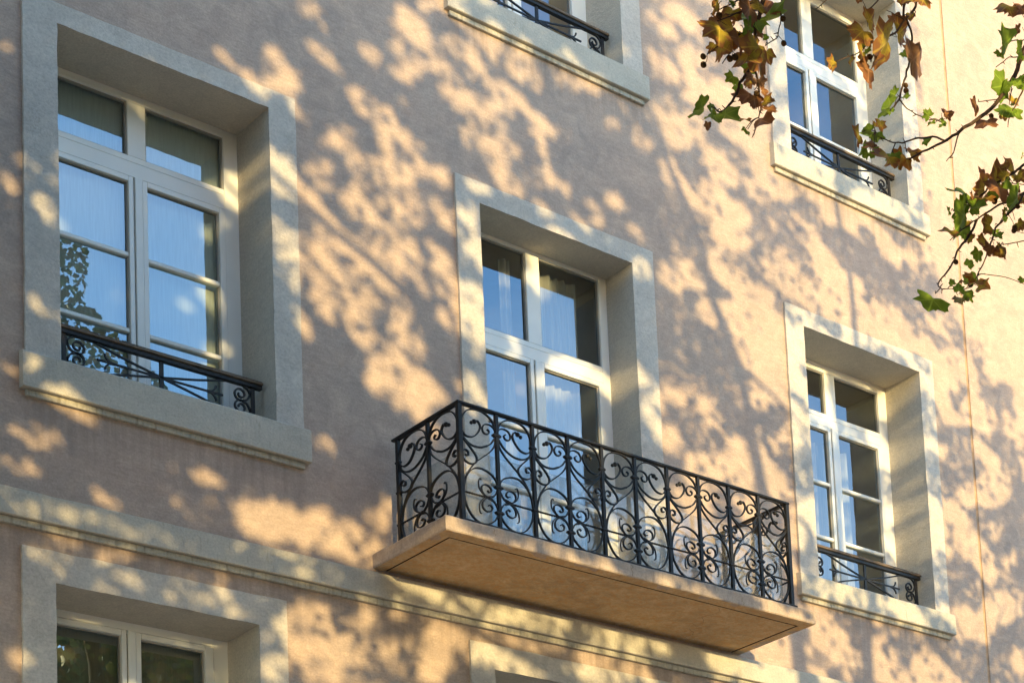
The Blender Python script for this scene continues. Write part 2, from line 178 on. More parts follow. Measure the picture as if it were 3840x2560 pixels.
LEAVES = [
    (2,'M',0.7,6.229,-8.054,6.28,6.143,-8.078,6.202), (2,'G',0.9,6.309,-8.036,6.339,6.25,-8.057,6.279), (3,'M',0.75,6.238,-8.073,6.147,6.092,-8.079,6.042),
    (2,'M',0.8,6.384,-7.979,6.369,6.332,-7.961,6.255), (4,'M',0.85,6.393,-7.996,6.253,6.233,-8.013,6.133), (4,'B',0.55,6.374,-8.021,6.192,6.316,-8.034,6.073),
    (3,'B',0.8,6.435,-8.061,6.356,6.325,-8.085,6.225), (0,'M',0.8,6.464,-8.056,6.316,6.488,-8.031,6.438), (0,'B',0.7,6.552,-7.989,6.383,6.637,-7.97,6.503),
    (0,'G',0.42,6.527,-7.992,6.374,6.38,-8.01,6.251), (0,'G',0.45,6.444,-8.046,6.264,6.375,-8.038,6.172), (0,'G',0.3,6.529,-7.999,6.348,6.713,-7.978,6.45),
    (0,'G',0.9,6.544,-7.983,6.263,6.569,-8.008,6.259), (0,'M',0.7,6.472,-8.013,6.252,6.438,-8.003,6.145), (0,'M',0.75,6.419,-8.024,6.138,6.36,-8.044,5.973),
    (0,'M',0.42,6.493,-8.028,6.231,6.424,-8.053,6.006), (6,'M',0.8,6.568,-7.977,6.227,6.61,-7.955,6.154), (4,'M',0.4,6.253,-8.02,6.109,6.213,-8.032,5.977),
    (4,'B',0.7,6.289,-7.98,6.153,6.335,-7.976,6.126), (2,'B',0.5,6.403,-7.983,6.399,6.459,-7.962,6.394), (0,'B',0.6,6.484,-8.024,6.258,6.505,-8.029,6.218),
    (1,'D',1.1,6.471,-8.014,6.011,6.506,-8.018,5.964), (1,'D',0.8,6.412,-8.062,5.961,6.354,-8.074,5.923), (1,'B',0.8,6.465,-7.991,5.946,6.357,-8.018,5.821),
    (1,'B',0.5,6.39,-8.075,5.855,6.38,-8.067,5.776), (1,'B',0.6,6.447,-8.049,5.911,6.506,-8.047,5.924), (1,'M',0.6,6.469,-8.028,5.867,6.551,-8.038,5.901),
    (1,'B',0.36,6.53,-7.97,5.87,6.475,-7.989,5.714), (1,'B',0.4,6.481,-8.035,5.823,6.543,-8.052,5.871), (0,'G',0.45,6.15,-8.01,5.722,6.025,-8.024,5.649),
    (0,'G',0.4,6.173,-8.041,5.692,6.321,-8.026,5.721), (0,'G',0.35,6.179,-8.045,5.69,6.099,-8.041,5.613), (0,'G',0.5,6.227,-7.981,5.747,6.162,-8.004,5.733),
    (0,'G',0.4,6.118,-8.073,5.677,6.081,-8.089,5.613), (1,'G',0.6,6.389,-7.996,5.711,6.363,-7.989,5.701), (1,'G',0.7,6.349,-8.054,5.666,6.331,-8.064,5.626),
    (10,'M',0.9,7.532,-7.76,6.856,7.419,-7.763,6.734), (10,'M',0.55,7.517,-7.775,6.842,7.585,-7.763,6.973), (8,'M',0.7,7.8,-7.681,6.959,7.749,-7.654,7.022),
    (8,'M',0.6,7.82,-7.699,6.946,7.928,-7.672,7.087), (8,'M',0.6,7.735,-7.778,6.871,7.509,-7.791,6.686), (8,'B',0.4,7.912,-7.674,7.083,7.81,-7.657,7.089),
    (7,'D',0.75,7.857,-7.735,6.769,8.022,-7.708,6.965), (11,'B',0.8,7.586,-7.712,6.696,7.514,-7.693,6.647), (11,'B',0.45,7.552,-7.748,6.662,7.476,-7.766,6.499),
    (11,'B',0.4,7.578,-7.731,6.681,7.649,-7.753,6.741), (10,'B',1.2,7.508,-7.738,7.031,7.516,-7.71,7.008), (7,'M',0.9,7.892,-7.744,7.199,7.852,-7.773,7.127),
    (8,'M',1.0,7.992,-7.775,7.227,7.933,-7.795,7.136), (8,'G',0.7,7.583,-7.694,6.793,7.575,-7.702,6.744), (8,'M',0.4,7.513,-7.748,6.724,7.43,-7.772,6.618),
    (8,'G',0.5,7.588,-7.672,6.844,7.57,-7.677,6.79), (7,'G',0.95,7.738,-7.757,6.536,7.649,-7.784,6.509), (9,'G',0.45,7.762,-7.774,6.52,7.78,-7.794,6.564),
    (7,'G',0.6,7.761,-7.706,6.508,7.629,-7.727,6.438), (7,'G',0.8,7.649,-7.776,6.413,7.622,-7.776,6.38), (7,'G',0.5,7.708,-7.753,6.461,7.703,-7.723,6.445),
    (9,'G',1.0,7.987,-7.767,6.497,7.924,-7.765,6.527), (9,'G',0.6,8.066,-7.695,6.558,8.041,-7.7,6.503), (9,'B',0.55,8.178,-7.671,6.653,8.264,-7.673,6.679),
    (9,'G',0.8,8.114,-7.753,6.553,8.084,-7.759,6.51), (9,'G',0.7,8.061,-7.776,6.5,8.042,-7.781,6.459), (14,'G',0.5,6.97,-8.303,5.783,6.894,-8.279,5.771),
    (14,'G',0.6,7.034,-8.239,5.84,6.954,-8.239,5.773), (14,'M',0.5,6.942,-8.327,5.777,6.93,-8.341,5.808), (14,'M',0.8,6.878,-8.303,5.743,6.792,-8.321,5.663),
    (14,'D',0.3,6.976,-8.305,5.725,6.911,-8.282,5.703), (14,'D',0.5,6.95,-8.314,5.689,6.873,-8.341,5.631), (14,'G',0.7,7.008,-8.228,5.737,6.922,-8.224,5.703),
    (14,'G',0.9,7.01,-8.221,5.734,7.077,-8.227,5.737), (14,'G',0.6,6.992,-8.231,5.726,6.962,-8.222,5.673), (14,'G',0.7,7.005,-8.243,5.722,7.007,-8.228,5.684),
    (15,'M',0.75,7.111,-8.276,5.735,6.988,-8.3,5.628), (15,'G',0.8,7.087,-8.307,5.712,7.152,-8.284,5.714), (15,'M',0.42,7.158,-8.231,5.77,7.141,-8.206,5.689),
    (16,'O',0.7,7.196,-8.293,5.763,7.119,-8.284,5.675), (16,'O',0.5,7.259,-8.242,5.806,7.254,-8.234,5.702), (16,'O',0.5,7.261,-8.24,5.808,7.359,-8.239,5.846),
    (13,'G',0.7,7.177,-8.258,5.702,7.186,-8.247,5.681), (33,'M',0.75,8.151,-8.15,6.03,8.089,-8.125,6.094), (33,'M',0.85,8.226,-8.075,6.075,7.991,-8.1,5.981),
    (18,'M',0.55,8.256,-8.073,6.132,8.336,-8.045,6.264), (18,'M',0.7,8.035,-8.106,5.963,7.881,-8.134,5.879), (18,'B',0.7,8.061,-8.081,6.037,7.952,-8.103,6.009),
    (18,'M',1.0,8.303,-8.073,6.162,8.395,-8.063,6.159), (18,'B',0.8,8.08,-8.173,5.969,7.936,-8.193,5.867), (18,'G',1.15,8.048,-8.11,5.96,8.081,-8.106,5.898),
    (18,'G',0.5,8.138,-8.098,5.982,8.246,-8.072,6.055), (18,'O',0.4,7.955,-8.156,5.871,7.863,-8.186,5.78), (18,'G',0.33,7.938,-8.079,5.902,7.751,-8.108,5.815),
    (18,'B',0.6,7.932,-8.084,5.891,7.885,-8.107,5.841), (33,'B',0.9,8.275,-8.091,6.077,8.283,-8.074,6.018), (18,'G',0.5,7.902,-8.083,5.849,7.807,-8.08,5.751),
    (18,'G',0.5,7.825,-8.083,5.793,7.736,-8.101,5.726), (18,'G',0.9,7.713,-8.106,5.713,7.666,-8.116,5.692), (18,'G',1.0,7.774,-8.082,5.73,7.783,-8.065,5.695),
    (18,'G',0.9,7.847,-8.128,5.776,7.915,-8.127,5.753), (18,'G',0.3,7.796,-8.177,5.737,7.895,-8.205,5.76), (18,'G',0.26,7.857,-8.115,5.776,7.713,-8.115,5.598),
    (23,'M',0.9,7.906,-8.235,5.644,7.791,-8.228,5.627), (19,'G',0.4,8.236,-8.165,5.973,8.108,-8.173,5.852), (23,'M',0.8,8.004,-8.246,5.751,7.959,-8.244,5.714),
    (23,'G',0.5,7.904,-8.329,5.664,7.892,-8.309,5.624), (23,'M',0.9,8.07,-8.239,5.731,8.12,-8.264,5.679), (19,'M',0.55,7.705,-8.12,5.609,7.613,-8.127,5.536),
    (18,'G',1.0,8.356,-8.093,6.273,8.324,-8.105,6.259), (19,'G',0.5,8.103,-8.154,5.86,8.107,-8.155,5.827), (20,'M',0.7,7.85,-8.074,5.607,7.906,-8.098,5.646),
    (23,'G',0.65,7.806,-8.317,5.534,7.87,-8.31,5.532), (23,'M',0.95,7.856,-8.233,5.544,7.773,-8.232,5.464), (23,'B',0.6,7.815,-8.282,5.503,7.8,-8.261,5.419),
    (23,'B',0.8,7.875,-8.245,5.521,7.883,-8.271,5.465), (24,'O',0.8,7.926,-8.233,5.525,7.915,-8.251,5.445), (24,'O',0.7,7.85,-8.297,5.467,7.95,-8.277,5.501),
    (24,'G',1.0,7.891,-8.284,5.514,7.875,-8.266,5.504), (21,'G',1.75,7.484,-8.162,5.157,7.446,-8.139,5.055), (23,'G',1.1,7.497,-8.311,5.096,7.476,-8.332,5.142),
    (23,'G',0.5,7.545,-8.276,5.125,7.642,-8.285,5.158), (22,'D',0.5,7.701,-8.12,5.231,7.676,-8.096,5.204), (23,'P',1.1,7.579,-8.252,5.14,7.546,-8.282,5.077),
    (22,'G',0.8,7.648,-8.146,5.252,7.626,-8.143,5.291), (23,'O',0.42,7.684,-8.276,5.263,7.6,-8.264,5.252), (23,'O',0.5,7.683,-8.277,5.256,7.606,-8.302,5.167),
    (23,'M',0.6,7.657,-8.303,5.195,7.756,-8.282,5.233), (30,'G',0.5,8.049,-8.291,5.338,8.034,-8.275,5.394), (23,'B',0.6,7.637,-8.222,5.239,7.608,-8.214,5.242),
    (13,'M',0.5,8.174,-8.256,7.029,8.064,-8.249,6.931), (13,'B',0.6,8.218,-8.296,7.044,8.16,-8.271,6.915), (13,'B',0.4,8.209,-8.279,6.886,8.155,-8.254,6.833),
    (25,'G',0.35,7.998,-8.296,6.658,8.116,-8.274,6.812), (25,'G',1.0,8.06,-8.243,6.705,8.03,-8.237,6.649), (13,'G',0.8,8.21,-8.281,6.755,8.114,-8.303,6.683),
    (28,'G',1.1,8.103,-8.245,6.521,7.966,-8.253,6.445), (13,'G',0.5,8.015,-8.257,6.412,8.033,-8.279,6.517), (28,'G',0.7,8.039,-8.321,6.438,8.117,-8.342,6.521),
    (27,'G',0.9,8.14,-8.241,6.424,8.049,-8.26,6.302), (28,'G',0.8,8.107,-8.231,6.411,8.025,-8.238,6.313), (29,'B',0.5,7.812,-8.267,6.296,7.749,-8.276,6.209),
    (13,'B',0.8,7.881,-8.262,6.245,7.811,-8.286,6.126), (13,'G',0.6,8.197,-8.286,6.716,8.213,-8.26,6.694),
]
BALLS = [
    (3,6.246,-8.01,6.234), (4,6.129,-8.01,5.929), (5,6.3,-8.01,6.032), (5,6.334,-8.01,6.054),
    (6,6.664,-8.01,6.266), (6,6.669,-8.01,6.401), (4,6.13,-8.01,5.972), (11,7.582,-7.71,6.724),
    (7,7.855,-7.71,6.67), (7,7.855,-7.71,6.638), (19,8.065,-8.11,5.892), (24,8.029,-8.26,5.647),
    (23,8.038,-8.26,5.667), (23,8.076,-8.26,5.802), (20,7.717,-8.11,5.426), (13,7.915,-8.26,6.258),
    (1,6.461,-8.01,5.916),
]

# ------------------------------------------------------------------ helpers
def link(o, parent=None):
    COL.objects.link(o)
    if parent is not None: o.parent = parent
    return o
def mesh_obj(name, verts, faces, mat, parent=None, smooth=False):
    me = bpy.data.meshes.new(name); me.from_pydata([tuple(v) for v in verts], [], faces); me.validate(); me.update()
    if mat is not None: me.materials.append(mat)
    if smooth:
        for p in me.polygons: p.use_smooth = True
    return link(bpy.data.objects.new(name, me), parent)
def share(name, src, parent, loc=(0, 0, 0), rotz=0.0, scale=(1, 1, 1)):
    o = bpy.data.objects.new(name, src.data if hasattr(src, 'data') else src)
    o.location = loc; o.rotation_euler = (0, 0, rotz); o.scale = scale
    return link(o, parent)
def empty(name, loc=(0, 0, 0)):
    o = bpy.data.objects.new(name, None); o.location = loc; o.empty_display_size = .2
    return link(o)
def tag(o, label, cat, group=None):
    o['label'] = label; o['category'] = cat
    if group: o['group'] = group
    return o

class MB:
    """collects boxes, straps and tubes into one mesh"""
    def __init__(s): s.v = []; s.f = []
    def add(s, v, f):
        n = len(s.v); s.v += [tuple(p) for p in v]; s.f += [tuple(i + n for i in q) for q in f]
    def box(s, x0, x1, y0, y1, z0, z1, c=0.0):
        if c <= 0:
            s.add([(x0, y0, z0), (x1, y0, z0), (x1, y1, z0), (x0, y1, z0), (x0, y0, z1), (x1, y0, z1), (x1, y1, z1), (x0, y1, z1)],
                  [(0, 3, 2, 1), (4, 5, 6, 7), (0, 1, 5, 4), (1, 2, 6, 5), (2, 3, 7, 6), (3, 0, 4, 7)])
            return
        bm = bmesh.new(); bmesh.ops.create_cube(bm, size=1)
        for v in bm.verts:
            v.co = Vector((x0 + (v.co.x + .5) * (x1 - x0), y0 + (v.co.y + .5) * (y1 - y0), z0 + (v.co.z + .5) * (z1 - z0)))
        bmesh.ops.bevel(bm, geom=bm.edges[:], offset=c, segments=1, affect='EDGES')
        bm.verts.index_update()
        s.add([v.co[:] for v in bm.verts], [[v.index for v in f.verts] for f in bm.faces]); bm.free()
    def sweep(s, pts, w, h, axis=Vector((0, 1, 0)), taper=None, twist=0.0):
        """rectangular bar along pts: w across (along axis), h in the plane of the curve"""
        pts = [Vector(p) for p in pts]; n = len(pts); rings = []
        for i, p in enumerate(pts):
            t = (pts[min(i + 1, n - 1)] - pts[max(i - 1, 0)])
            if t.length < 1e-9: t = Vector((1, 0, 0))
            t.normalize(); b = axis - t * axis.dot(t); b.normalize(); nn = t.cross(b)
            if twist:
                a = twist * i / max(1, n - 1); b, nn = b * math.cos(a) + nn * math.sin(a), nn * math.cos(a) - b * math.sin(a)
            k = taper(i / max(1, n - 1)) if taper else 1.0
            rings.append([p + b * (w / 2) * sx + nn * (h / 2 * k) * sy for sx, sy in ((-1, -1), (1, -1), (1, 1), (-1, 1))])
        v = [q for r in rings for q in r]; f = []
        for i in range(n - 1):
            for j in range(4):
                a = i * 4 + j; b2 = i * 4 + (j + 1) % 4
                f.append((a, b2, b2 + 4, a + 4))
        f += [(3, 2, 1, 0), tuple(range(4 * n - 4, 4 * n))]
        s.add(v, f)
    def tube(s, pts, r0, r1, sides=6):
        pts = [Vector(p) for p in pts]; n = len(pts); v = []; f = []
        up = Vector((.3, .9, .2)).normalized()
        for i, p in enumerate(pts):
            t = (pts[min(i + 1, n - 1)] - pts[max(i - 1, 0)]); t.normalize()
            a = t.cross(up); a.normalize(); b = t.cross(a); r = r0 + (r1 - r0) * i / max(1, n - 1)
            for j in range(sides):
                th = 2 * math.pi * j / sides; v.append(p + (a * math.cos(th) + b * math.sin(th)) * r)
        for i in range(n - 1):
            for j in range(sides):
                a = i * sides + j; b = i * sides + (j + 1) % sides; f.append((a, b, b + sides, a + sides))
        f += [tuple(reversed(range(sides))), tuple(range((n - 1) * sides, n * sides))]
        s.add(v, f)
    def ball(s, c, r, seg=8, rng=5):
        v = [Vector(c) + Vector((0, 0, r))]; f = []
        for i in range(1, rng):
            ph = math.pi * i / rng
            for j in range(seg):
                th = 2 * math.pi * j / seg
                v.append(Vector(c) + Vector((math.sin(ph) * math.cos(th), math.sin(ph) * math.sin(th), math.cos(ph))) * r)
        v.append(Vector(c) - Vector((0, 0, r)))
        for j in range(seg): f.append((0, 1 + j, 1 + (j + 1) % seg))
        for i in range(rng - 2):
            for j in range(seg):
                a = 1 + i * seg + j; b = 1 + i * seg + (j + 1) % seg; f.append((a, a + seg, b + seg, b))
        l = len(v) - 1
        for j in range(seg): f.append((l, 1 + (rng - 2) * seg + (j + 1) % seg, 1 + (rng - 2) * seg + j))
        s.add(v, f)
    def build(s, name, mat, parent=None, smooth=False): return mesh_obj(name, s.v, s.f, mat, parent, smooth)

def spline(pts, n=6):
    """Catmull-Rom through pts"""
    P = [Vector(p) for p in pts]
    if len(P) < 3: return P
    P = [P[0] * 2 - P[1]] + P + [P[-1] * 2 - P[-2]]
    o = []
    for i in range(1, len(P) - 2):
        a, b, c, d = P[i - 1:i + 3]
        for k in range(n):
            t = k / n
            o.append(.5 * ((2 * b) + (c - a) * t + (2 * a - 5 * b + 4 * c - d) * t * t + (3 * b - a - 3 * c + d) * t ** 3))
    o.append(P[-2]); return o

# ------------------------------------------------------------------ materials
def mat(name):
    m = bpy.data.materials.new(name); m.use_nodes = True
    n = m.node_tree; b = n.nodes['Principled BSDF']
    return m, n, b
def N(n, t, **kw):
    x = n.nodes.new(t)
    for k, v in kw.items():
        if k in ('data_type', 'operation', 'blend_type', 'feature', 'distance', 'vector_type', 'noise_dimensions'): setattr(x, k, v)
        else: x.inputs[k].default_value = v
    return x
def ramp(n, src, stops):
    r = n.nodes.new('ShaderNodeValToRGB'); e = r.color_ramp.elements
    while len(e) < len(stops): e.new(.5)
    for i, (p, c) in enumerate(stops): e[i].position = p; e[i].color = (*c, 1) if len(c) == 3 else c
    n.links.new(src, r.inputs['Fac']); return r.outputs['Color']
def mixc(n, fac, a, b, blend='MIX'):
    m = n.nodes.new('ShaderNodeMix'); m.data_type = 'RGBA'; m.blend_type = blend
    if hasattr(fac, 'is_output'): n.links.new(fac, m.inputs['Factor'])
    else: m.inputs['Factor'].default_value = fac
    for s, k in ((a, 'A'), (b, 'B')):
        if hasattr(s, 'is_output'): n.links.new(s, m.inputs[k])
        else: m.inputs[k].default_value = (*s, 1)
    return m.outputs['Result']
def coords(n, scale=(1, 1, 1), rot=(0, 0, 0)):
    t = n.nodes.new('ShaderNodeTexCoord'); m = n.nodes.new('ShaderNodeMapping')
    m.inputs['Scale'].default_value = scale; m.inputs['Rotation'].default_value = rot
    n.links.new(t.outputs['Object'], m.inputs['Vector']); return m.outputs['Vector']
def noise_t(n, vec, scale, detail=4, rough=.55, dist=0.0):
    x = N(n, 'ShaderNodeTexNoise', Scale=scale, Detail=detail, Roughness=rough, Distortion=dist)
    n.links.new(vec, x.inputs['Vector']); return x.outputs['Fac']
def bump(n, b, srcs):
    prev = None
    for s, st, d in srcs:
        x = N(n, 'ShaderNodeBump', Strength=st, Distance=d); n.links.new(s, x.inputs['Height'])
        if prev: n.links.new(prev, x.inputs['Normal'])
        prev = x.outputs['Normal']
    n.links.new(prev, b.inputs['Normal'])

def plaster(name, c0, c1, c2, streak=.55, stain=None, bstr=.5, drips=()):
    m, n, b = mat(name); v = coords(n)
    big = noise_t(n, v, .9, 5, .6, .6); mid = noise_t(n, v, 5.0, 6, .65, .8); fine = noise_t(n, v, 55, 4, .7)
    diag = noise_t(n, coords(n, (2.2, 2.2, 11.0), (0, .5, 0)), 2.6, 7, .72, 1.8)
    col = ramp(n, big, [(.38, c0), (.62, c1)])
    col = mixc(n, ramp(n, mid, [(.40, (0, 0, 0)), (.75, (1, 1, 1))]), col, c2)
    col = mixc(n, .48 * streak, col, ramp(n, diag, [(.3, (.5, .5, .5)), (.68, (1.0, 1.0, 1.0))]), 'MULTIPLY')
    col = mixc(n, .5, col, ramp(n, fine, [(.30, (.55, .55, .55)), (.62, (1, 1, 1))]), 'MULTIPLY')
    # hairline scratches left by the trowel
    w = N(n, 'ShaderNodeTexVoronoi', feature='DISTANCE_TO_EDGE', Scale=9.0)
    vv = n.nodes.new('ShaderNodeVectorMath'); vv.operation = 'ADD'
    nn = N(n, 'ShaderNodeTexNoise', Scale=2.5, Detail=6.0); n.links.new(v, nn.inputs['Vector'])
    n.links.new(v, vv.inputs[0]); n.links.new(nn.outputs['Color'], vv.inputs[1]); n.links.new(vv.outputs[0], w.inputs['Vector'])
    ck = ramp(n, w.outputs['Distance'], [(.0, (1, 1, 1)), (.012, (0, 0, 0))])
    gate = ramp(n, noise_t(n, v, 1.7, 3), [(.56, (0, 0, 0)), (.64, (1, 1, 1))])
    ckm = mixc(n, 1.0, ck, gate, 'MULTIPLY')
    col = mixc(n, mixc(n, 1.0, ckm, (.35, .35, .35), 'MULTIPLY'), col, tuple(x * .45 for x in c0))
    if stain:
        dv = noise_t(n, coords(n, (14, 14, 2.5)), 2.0, 3, .5)
        col = mixc(n, ramp(n, dv, [(stain[0], (0, 0, 0)), (stain[0] + .22, (.8, .8, .8))]), col, stain[1])
    if drips:                                   # dirt washed down the wall below each ledge: x0, x1, z of the ledge, length
        t = n.nodes.new('ShaderNodeTexCoord'); sx = n.nodes.new('ShaderNodeSeparateXYZ'); n.links.new(t.outputs['Object'], sx.inputs[0]); acc = None
        def mr(src, a, bb, lo, hi):
            x = n.nodes.new('ShaderNodeMapRange'); n.links.new(src, x.inputs['Value'])
            for k_, v_ in zip(('From Min', 'From Max', 'To Min', 'To Max'), (a, bb, lo, hi)): x.inputs[k_].default_value = v_
            return x.outputs['Result']
        def mm(a, bb, op='MULTIPLY'):
            x = n.nodes.new('ShaderNodeMath'); x.operation = op; n.links.new(a, x.inputs[0]); n.links.new(bb, x.inputs[1]); return x.outputs[0]
        for (xa, xb, zt_, ln_) in drips:
            q_ = mm(mm(mr(sx.outputs['X'], xa - .03, xa + .05, 0, 1), mr(sx.outputs['X'], xb - .05, xb + .03, 1, 0)), mm(mr(sx.outputs['Z'], zt_ - ln_, zt_, 0, 1), mr(sx.outputs['Z'], zt_, zt_ + .01, 1, 0)))
            acc = q_ if acc is None else mm(acc, q_, 'MAXIMUM')
        st = ramp(n, noise_t(n, coords(n, (11, 11, .55)), 1.6, 5, .62), [(.40, (.12, .12, .12)), (.66, (1, 1, 1))])
        vv_ = n.nodes.new('ShaderNodeMath'); vv_.operation = 'MULTIPLY'; n.links.new(acc, vv_.inputs[0]); n.links.new(st, vv_.inputs[1])
        w_ = n.nodes.new('ShaderNodeMath'); w_.operation = 'MULTIPLY'; n.links.new(vv_.outputs[0], w_.inputs[0]); w_.inputs[1].default_value = .55
        col = mixc(n, w_.outputs[0], col, tuple(x * .42 for x in c0))
    n.links.new(col, b.inputs['Base Color']); b.inputs['Roughness'].default_value = .92
    b.inputs['Specular IOR Level'].default_value = .15
    bump(n, b, [(mid, .4 * bstr, .02), (diag, .6 * bstr, .012), (fine, .8 * bstr, .008)])
    return m
M_WALL = plaster('stucco_rose', (.545, .400, .310), (.445, .342, .278), (.63, .470, .360), streak=.85, drips=((6.28, 8.55, 7.21, .55), (14.05, 16.26, 7.22, .5), (14.04, 16.30, 11.89, .5), (10.1, 12.34, 11.94, .5), (-14, 34, 6.175, .45)))
M_TRIM = plaster('stucco_grey', (.63, .55, .46), (.52, .465, .40), (.69, .615, .52), bstr=.6)
M_SILL = plaster('stone_sill', (.58, .52, .42), (.50, .455, .375), (.64, .575, .46), stain=(.60, (.30, .26, .20)), bstr=.6)
M_FILLET = plaster('stone_fillet', (.50, .45, .35), (.45, .41, .33), (.55, .49, .385), stain=(.50, (.20, .175, .13)), bstr=.5)
M_REVEAL = plaster('stucco_reveal', (.64, .57, .475), (.59, .53, .445), (.68, .61, .505), bstr=.7)
M_SLAB = plaster('balcony_render', (.54, .41, .31), (.47, .365, .285), (.60, .465, .355), stain=(.56, (.30, .23, .18)), bstr=.5, drips=((9.0, 13.4, 6.625, .10),))
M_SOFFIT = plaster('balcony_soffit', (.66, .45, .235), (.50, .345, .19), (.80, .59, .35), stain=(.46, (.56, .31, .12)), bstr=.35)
M_GROOVE = plaster('groove_brown', (.13, .09, .055), (.11, .08, .05), (.16, .11, .07))  # dark brown plaster lining the soffit groove

def simple(name, col, rough, spec=.5, var=.12, scale=12.0, b_str=.15, metallic=0.0):
    m, n, b = mat(name); v = coords(n); f = noise_t(n, v, scale, 5, .6)
    n.links.new(ramp(n, f, [(.3, tuple(c * (1 - var) for c in col)), (.7, tuple(min(1, c * (1 + var)) for c in col))]), b.inputs['Base Color'])
    b.inputs['Roughness'].default_value = rough; b.inputs['Specular IOR Level'].default_value = spec; b.inputs['Metallic'].default_value = metallic
    if b_str: bump(n, b, [(noise_t(n, v, scale * 6, 3), b_str, .004)])
    return m
M_PAINT = simple('white_frame_paint', (.76, .74, .68), .38, .5, .04, 3.0, .05)
M_GAP = simple('frame_gap', (.30, .28, .25), .8, .2, .1, 5.0, 0)
M_WOOD = simple('weathered_wood', (.145, .10, .065), .6, .3, .35, 8.0, .3)
def iron_mat():
    m, n, b = mat('wrought_iron'); v = coords(n)
    f = noise_t(n, v, 6.0, 6, .7); g = noise_t(n, v, 45.0, 4, .6)
    col = ramp(n, f, [(.45, (.010, .0095, .010)), (.64, (.022, .018, .014)), (.80, (.10, .078, .05))])
    n.links.new(mixc(n, .4, col, ramp(n, g, [(.35, (.4, .4, .4)), (.65, (1.3, 1.3, 1.3))]), 'MULTIPLY'), b.inputs['Base Color'])
    b.inputs['Roughness'].default_value = .5; b.inputs['Specular IOR Level'].default_value = .32
    bump(n, b, [(g, .5, .004)]); return m
M_IRON = iron_mat()
M_JOINT = simple('joint_filler', (.46, .29, .17), .85, .2, .2, 10.0, .2)
M_ROOM = simple('room_wall', (.55, .44, .32), .9, .2, .1, 2.0, 0)
M_CRACK = simple('crack_dirt', (.20, .12, .06), .95, .1, .2, 20.0, 0)
def cloth(name, col, trans):
    m, n, b = mat(name); v = coords(n)
    f = noise_t(n, coords(n, (30, 30, 1.5)), 3.0, 3)
    c = ramp(n, f, [(.3, tuple(x * .85 for x in col)), (.7, col)])
    n.links.new(c, b.inputs['Base Color']); b.inputs['Roughness'].default_value = .95; b.inputs['Specular IOR Level'].default_value = .1
    return m
M_CURTAIN = cloth('white_curtain', (.55, .52, .47), .3)
M_BLIND = cloth('grey_blind', (.74, .77, .70), .1)
M_DRAB = cloth('drab_haze', (.33, .30, .21), .1)
def glass_mat(name, refl, tint):
    m, n, b = mat(name); n.nodes.remove(b)
    o = n.nodes['Material Output']
    tr = N(n, 'ShaderNodeBsdfTransparent', Color=(*tint, 1)); gl = N(n, 'ShaderNodeBsdfGlossy', Roughness=0.0); gl.inputs['Color'].default_value = (.60, .76, .87, 1)
    lw = N(n, 'ShaderNodeFresnel', IOR=1.5)
    mr = n.nodes.new('ShaderNodeMapRange'); mr.inputs['From Min'].default_value = .04; mr.inputs['From Max'].default_value = 1.0
    mr.inputs['To Min'].default_value = refl; mr.inputs['To Max'].default_value = 1.0
    n.links.new(lw.outputs['Fac'], mr.inputs['Value'])
    v = coords(n); bp = N(n, 'ShaderNodeBump', Strength=.05, Distance=.02); n.links.new(noise_t(n, v, 1.6, 2), bp.inputs['Height'])
    n.links.new(bp.outputs['Normal'], gl.inputs['Normal'])
    mxs = n.nodes.new('ShaderNodeMixShader')
    n.links.new(mr.outputs['Result'], mxs.inputs['Fac']); n.links.new(tr.outputs[0], mxs.inputs[1]); n.links.new(gl.outputs[0], mxs.inputs[2])
    n.links.new(mxs.outputs[0], o.inputs['Surface']); return m
def screen_mat():
    m, n, b = mat('hazy_screen'); n.nodes.remove(b); o = n.nodes['Material Output']; v = coords(n)
    tr = N(n, 'ShaderNodeBsdfTransparent'); tr.inputs['Color'].default_value = (.95, .96, .95, 1)
    df = N(n, 'ShaderNodeBsdfDiffuse'); df.inputs['Color'].default_value = (.72, .70, .66, 1); tl = N(n, 'ShaderNodeBsdfTranslucent'); tl.inputs['Color'].default_value = (.7, .68, .64, 1)
    gl = N(n, 'ShaderNodeBsdfGlossy', Roughness=.04)
    d2 = n.nodes.new('ShaderNodeMixShader'); d2.inputs['Fac'].default_value = .4; n.links.new(df.outputs[0], d2.inputs[1]); n.links.new(tl.outputs[0], d2.inputs[2])
    a = n.nodes.new('ShaderNodeMixShader'); mr = n.nodes.new('ShaderNodeMapRange'); n.links.new(noise_t(n, v, 2.2, 6, .65, .8), mr.inputs['Value'])
    mr.inputs['From Min'].default_value = .35; mr.inputs['From Max'].default_value = .7; mr.inputs['To Min'].default_value = .10; mr.inputs['To Max'].default_value = .22; n.links.new(mr.outputs['Result'], a.inputs['Fac'])
    n.links.new(tr.outputs[0], a.inputs[1]); n.links.new(d2.outputs[0], a.inputs[2])
    c = n.nodes.new('ShaderNodeMixShader'); c.inputs['Fac'].default_value = .07; n.links.new(a.outputs[0], c.inputs[1]); n.links.new(gl.outputs[0], c.inputs[2])
    n.links.new(c.outputs[0], o.inputs['Surface']); return m
M_SCREEN = screen_mat()
M_GLASS = glass_mat('window_glass', .24, (.80, .84, .82))

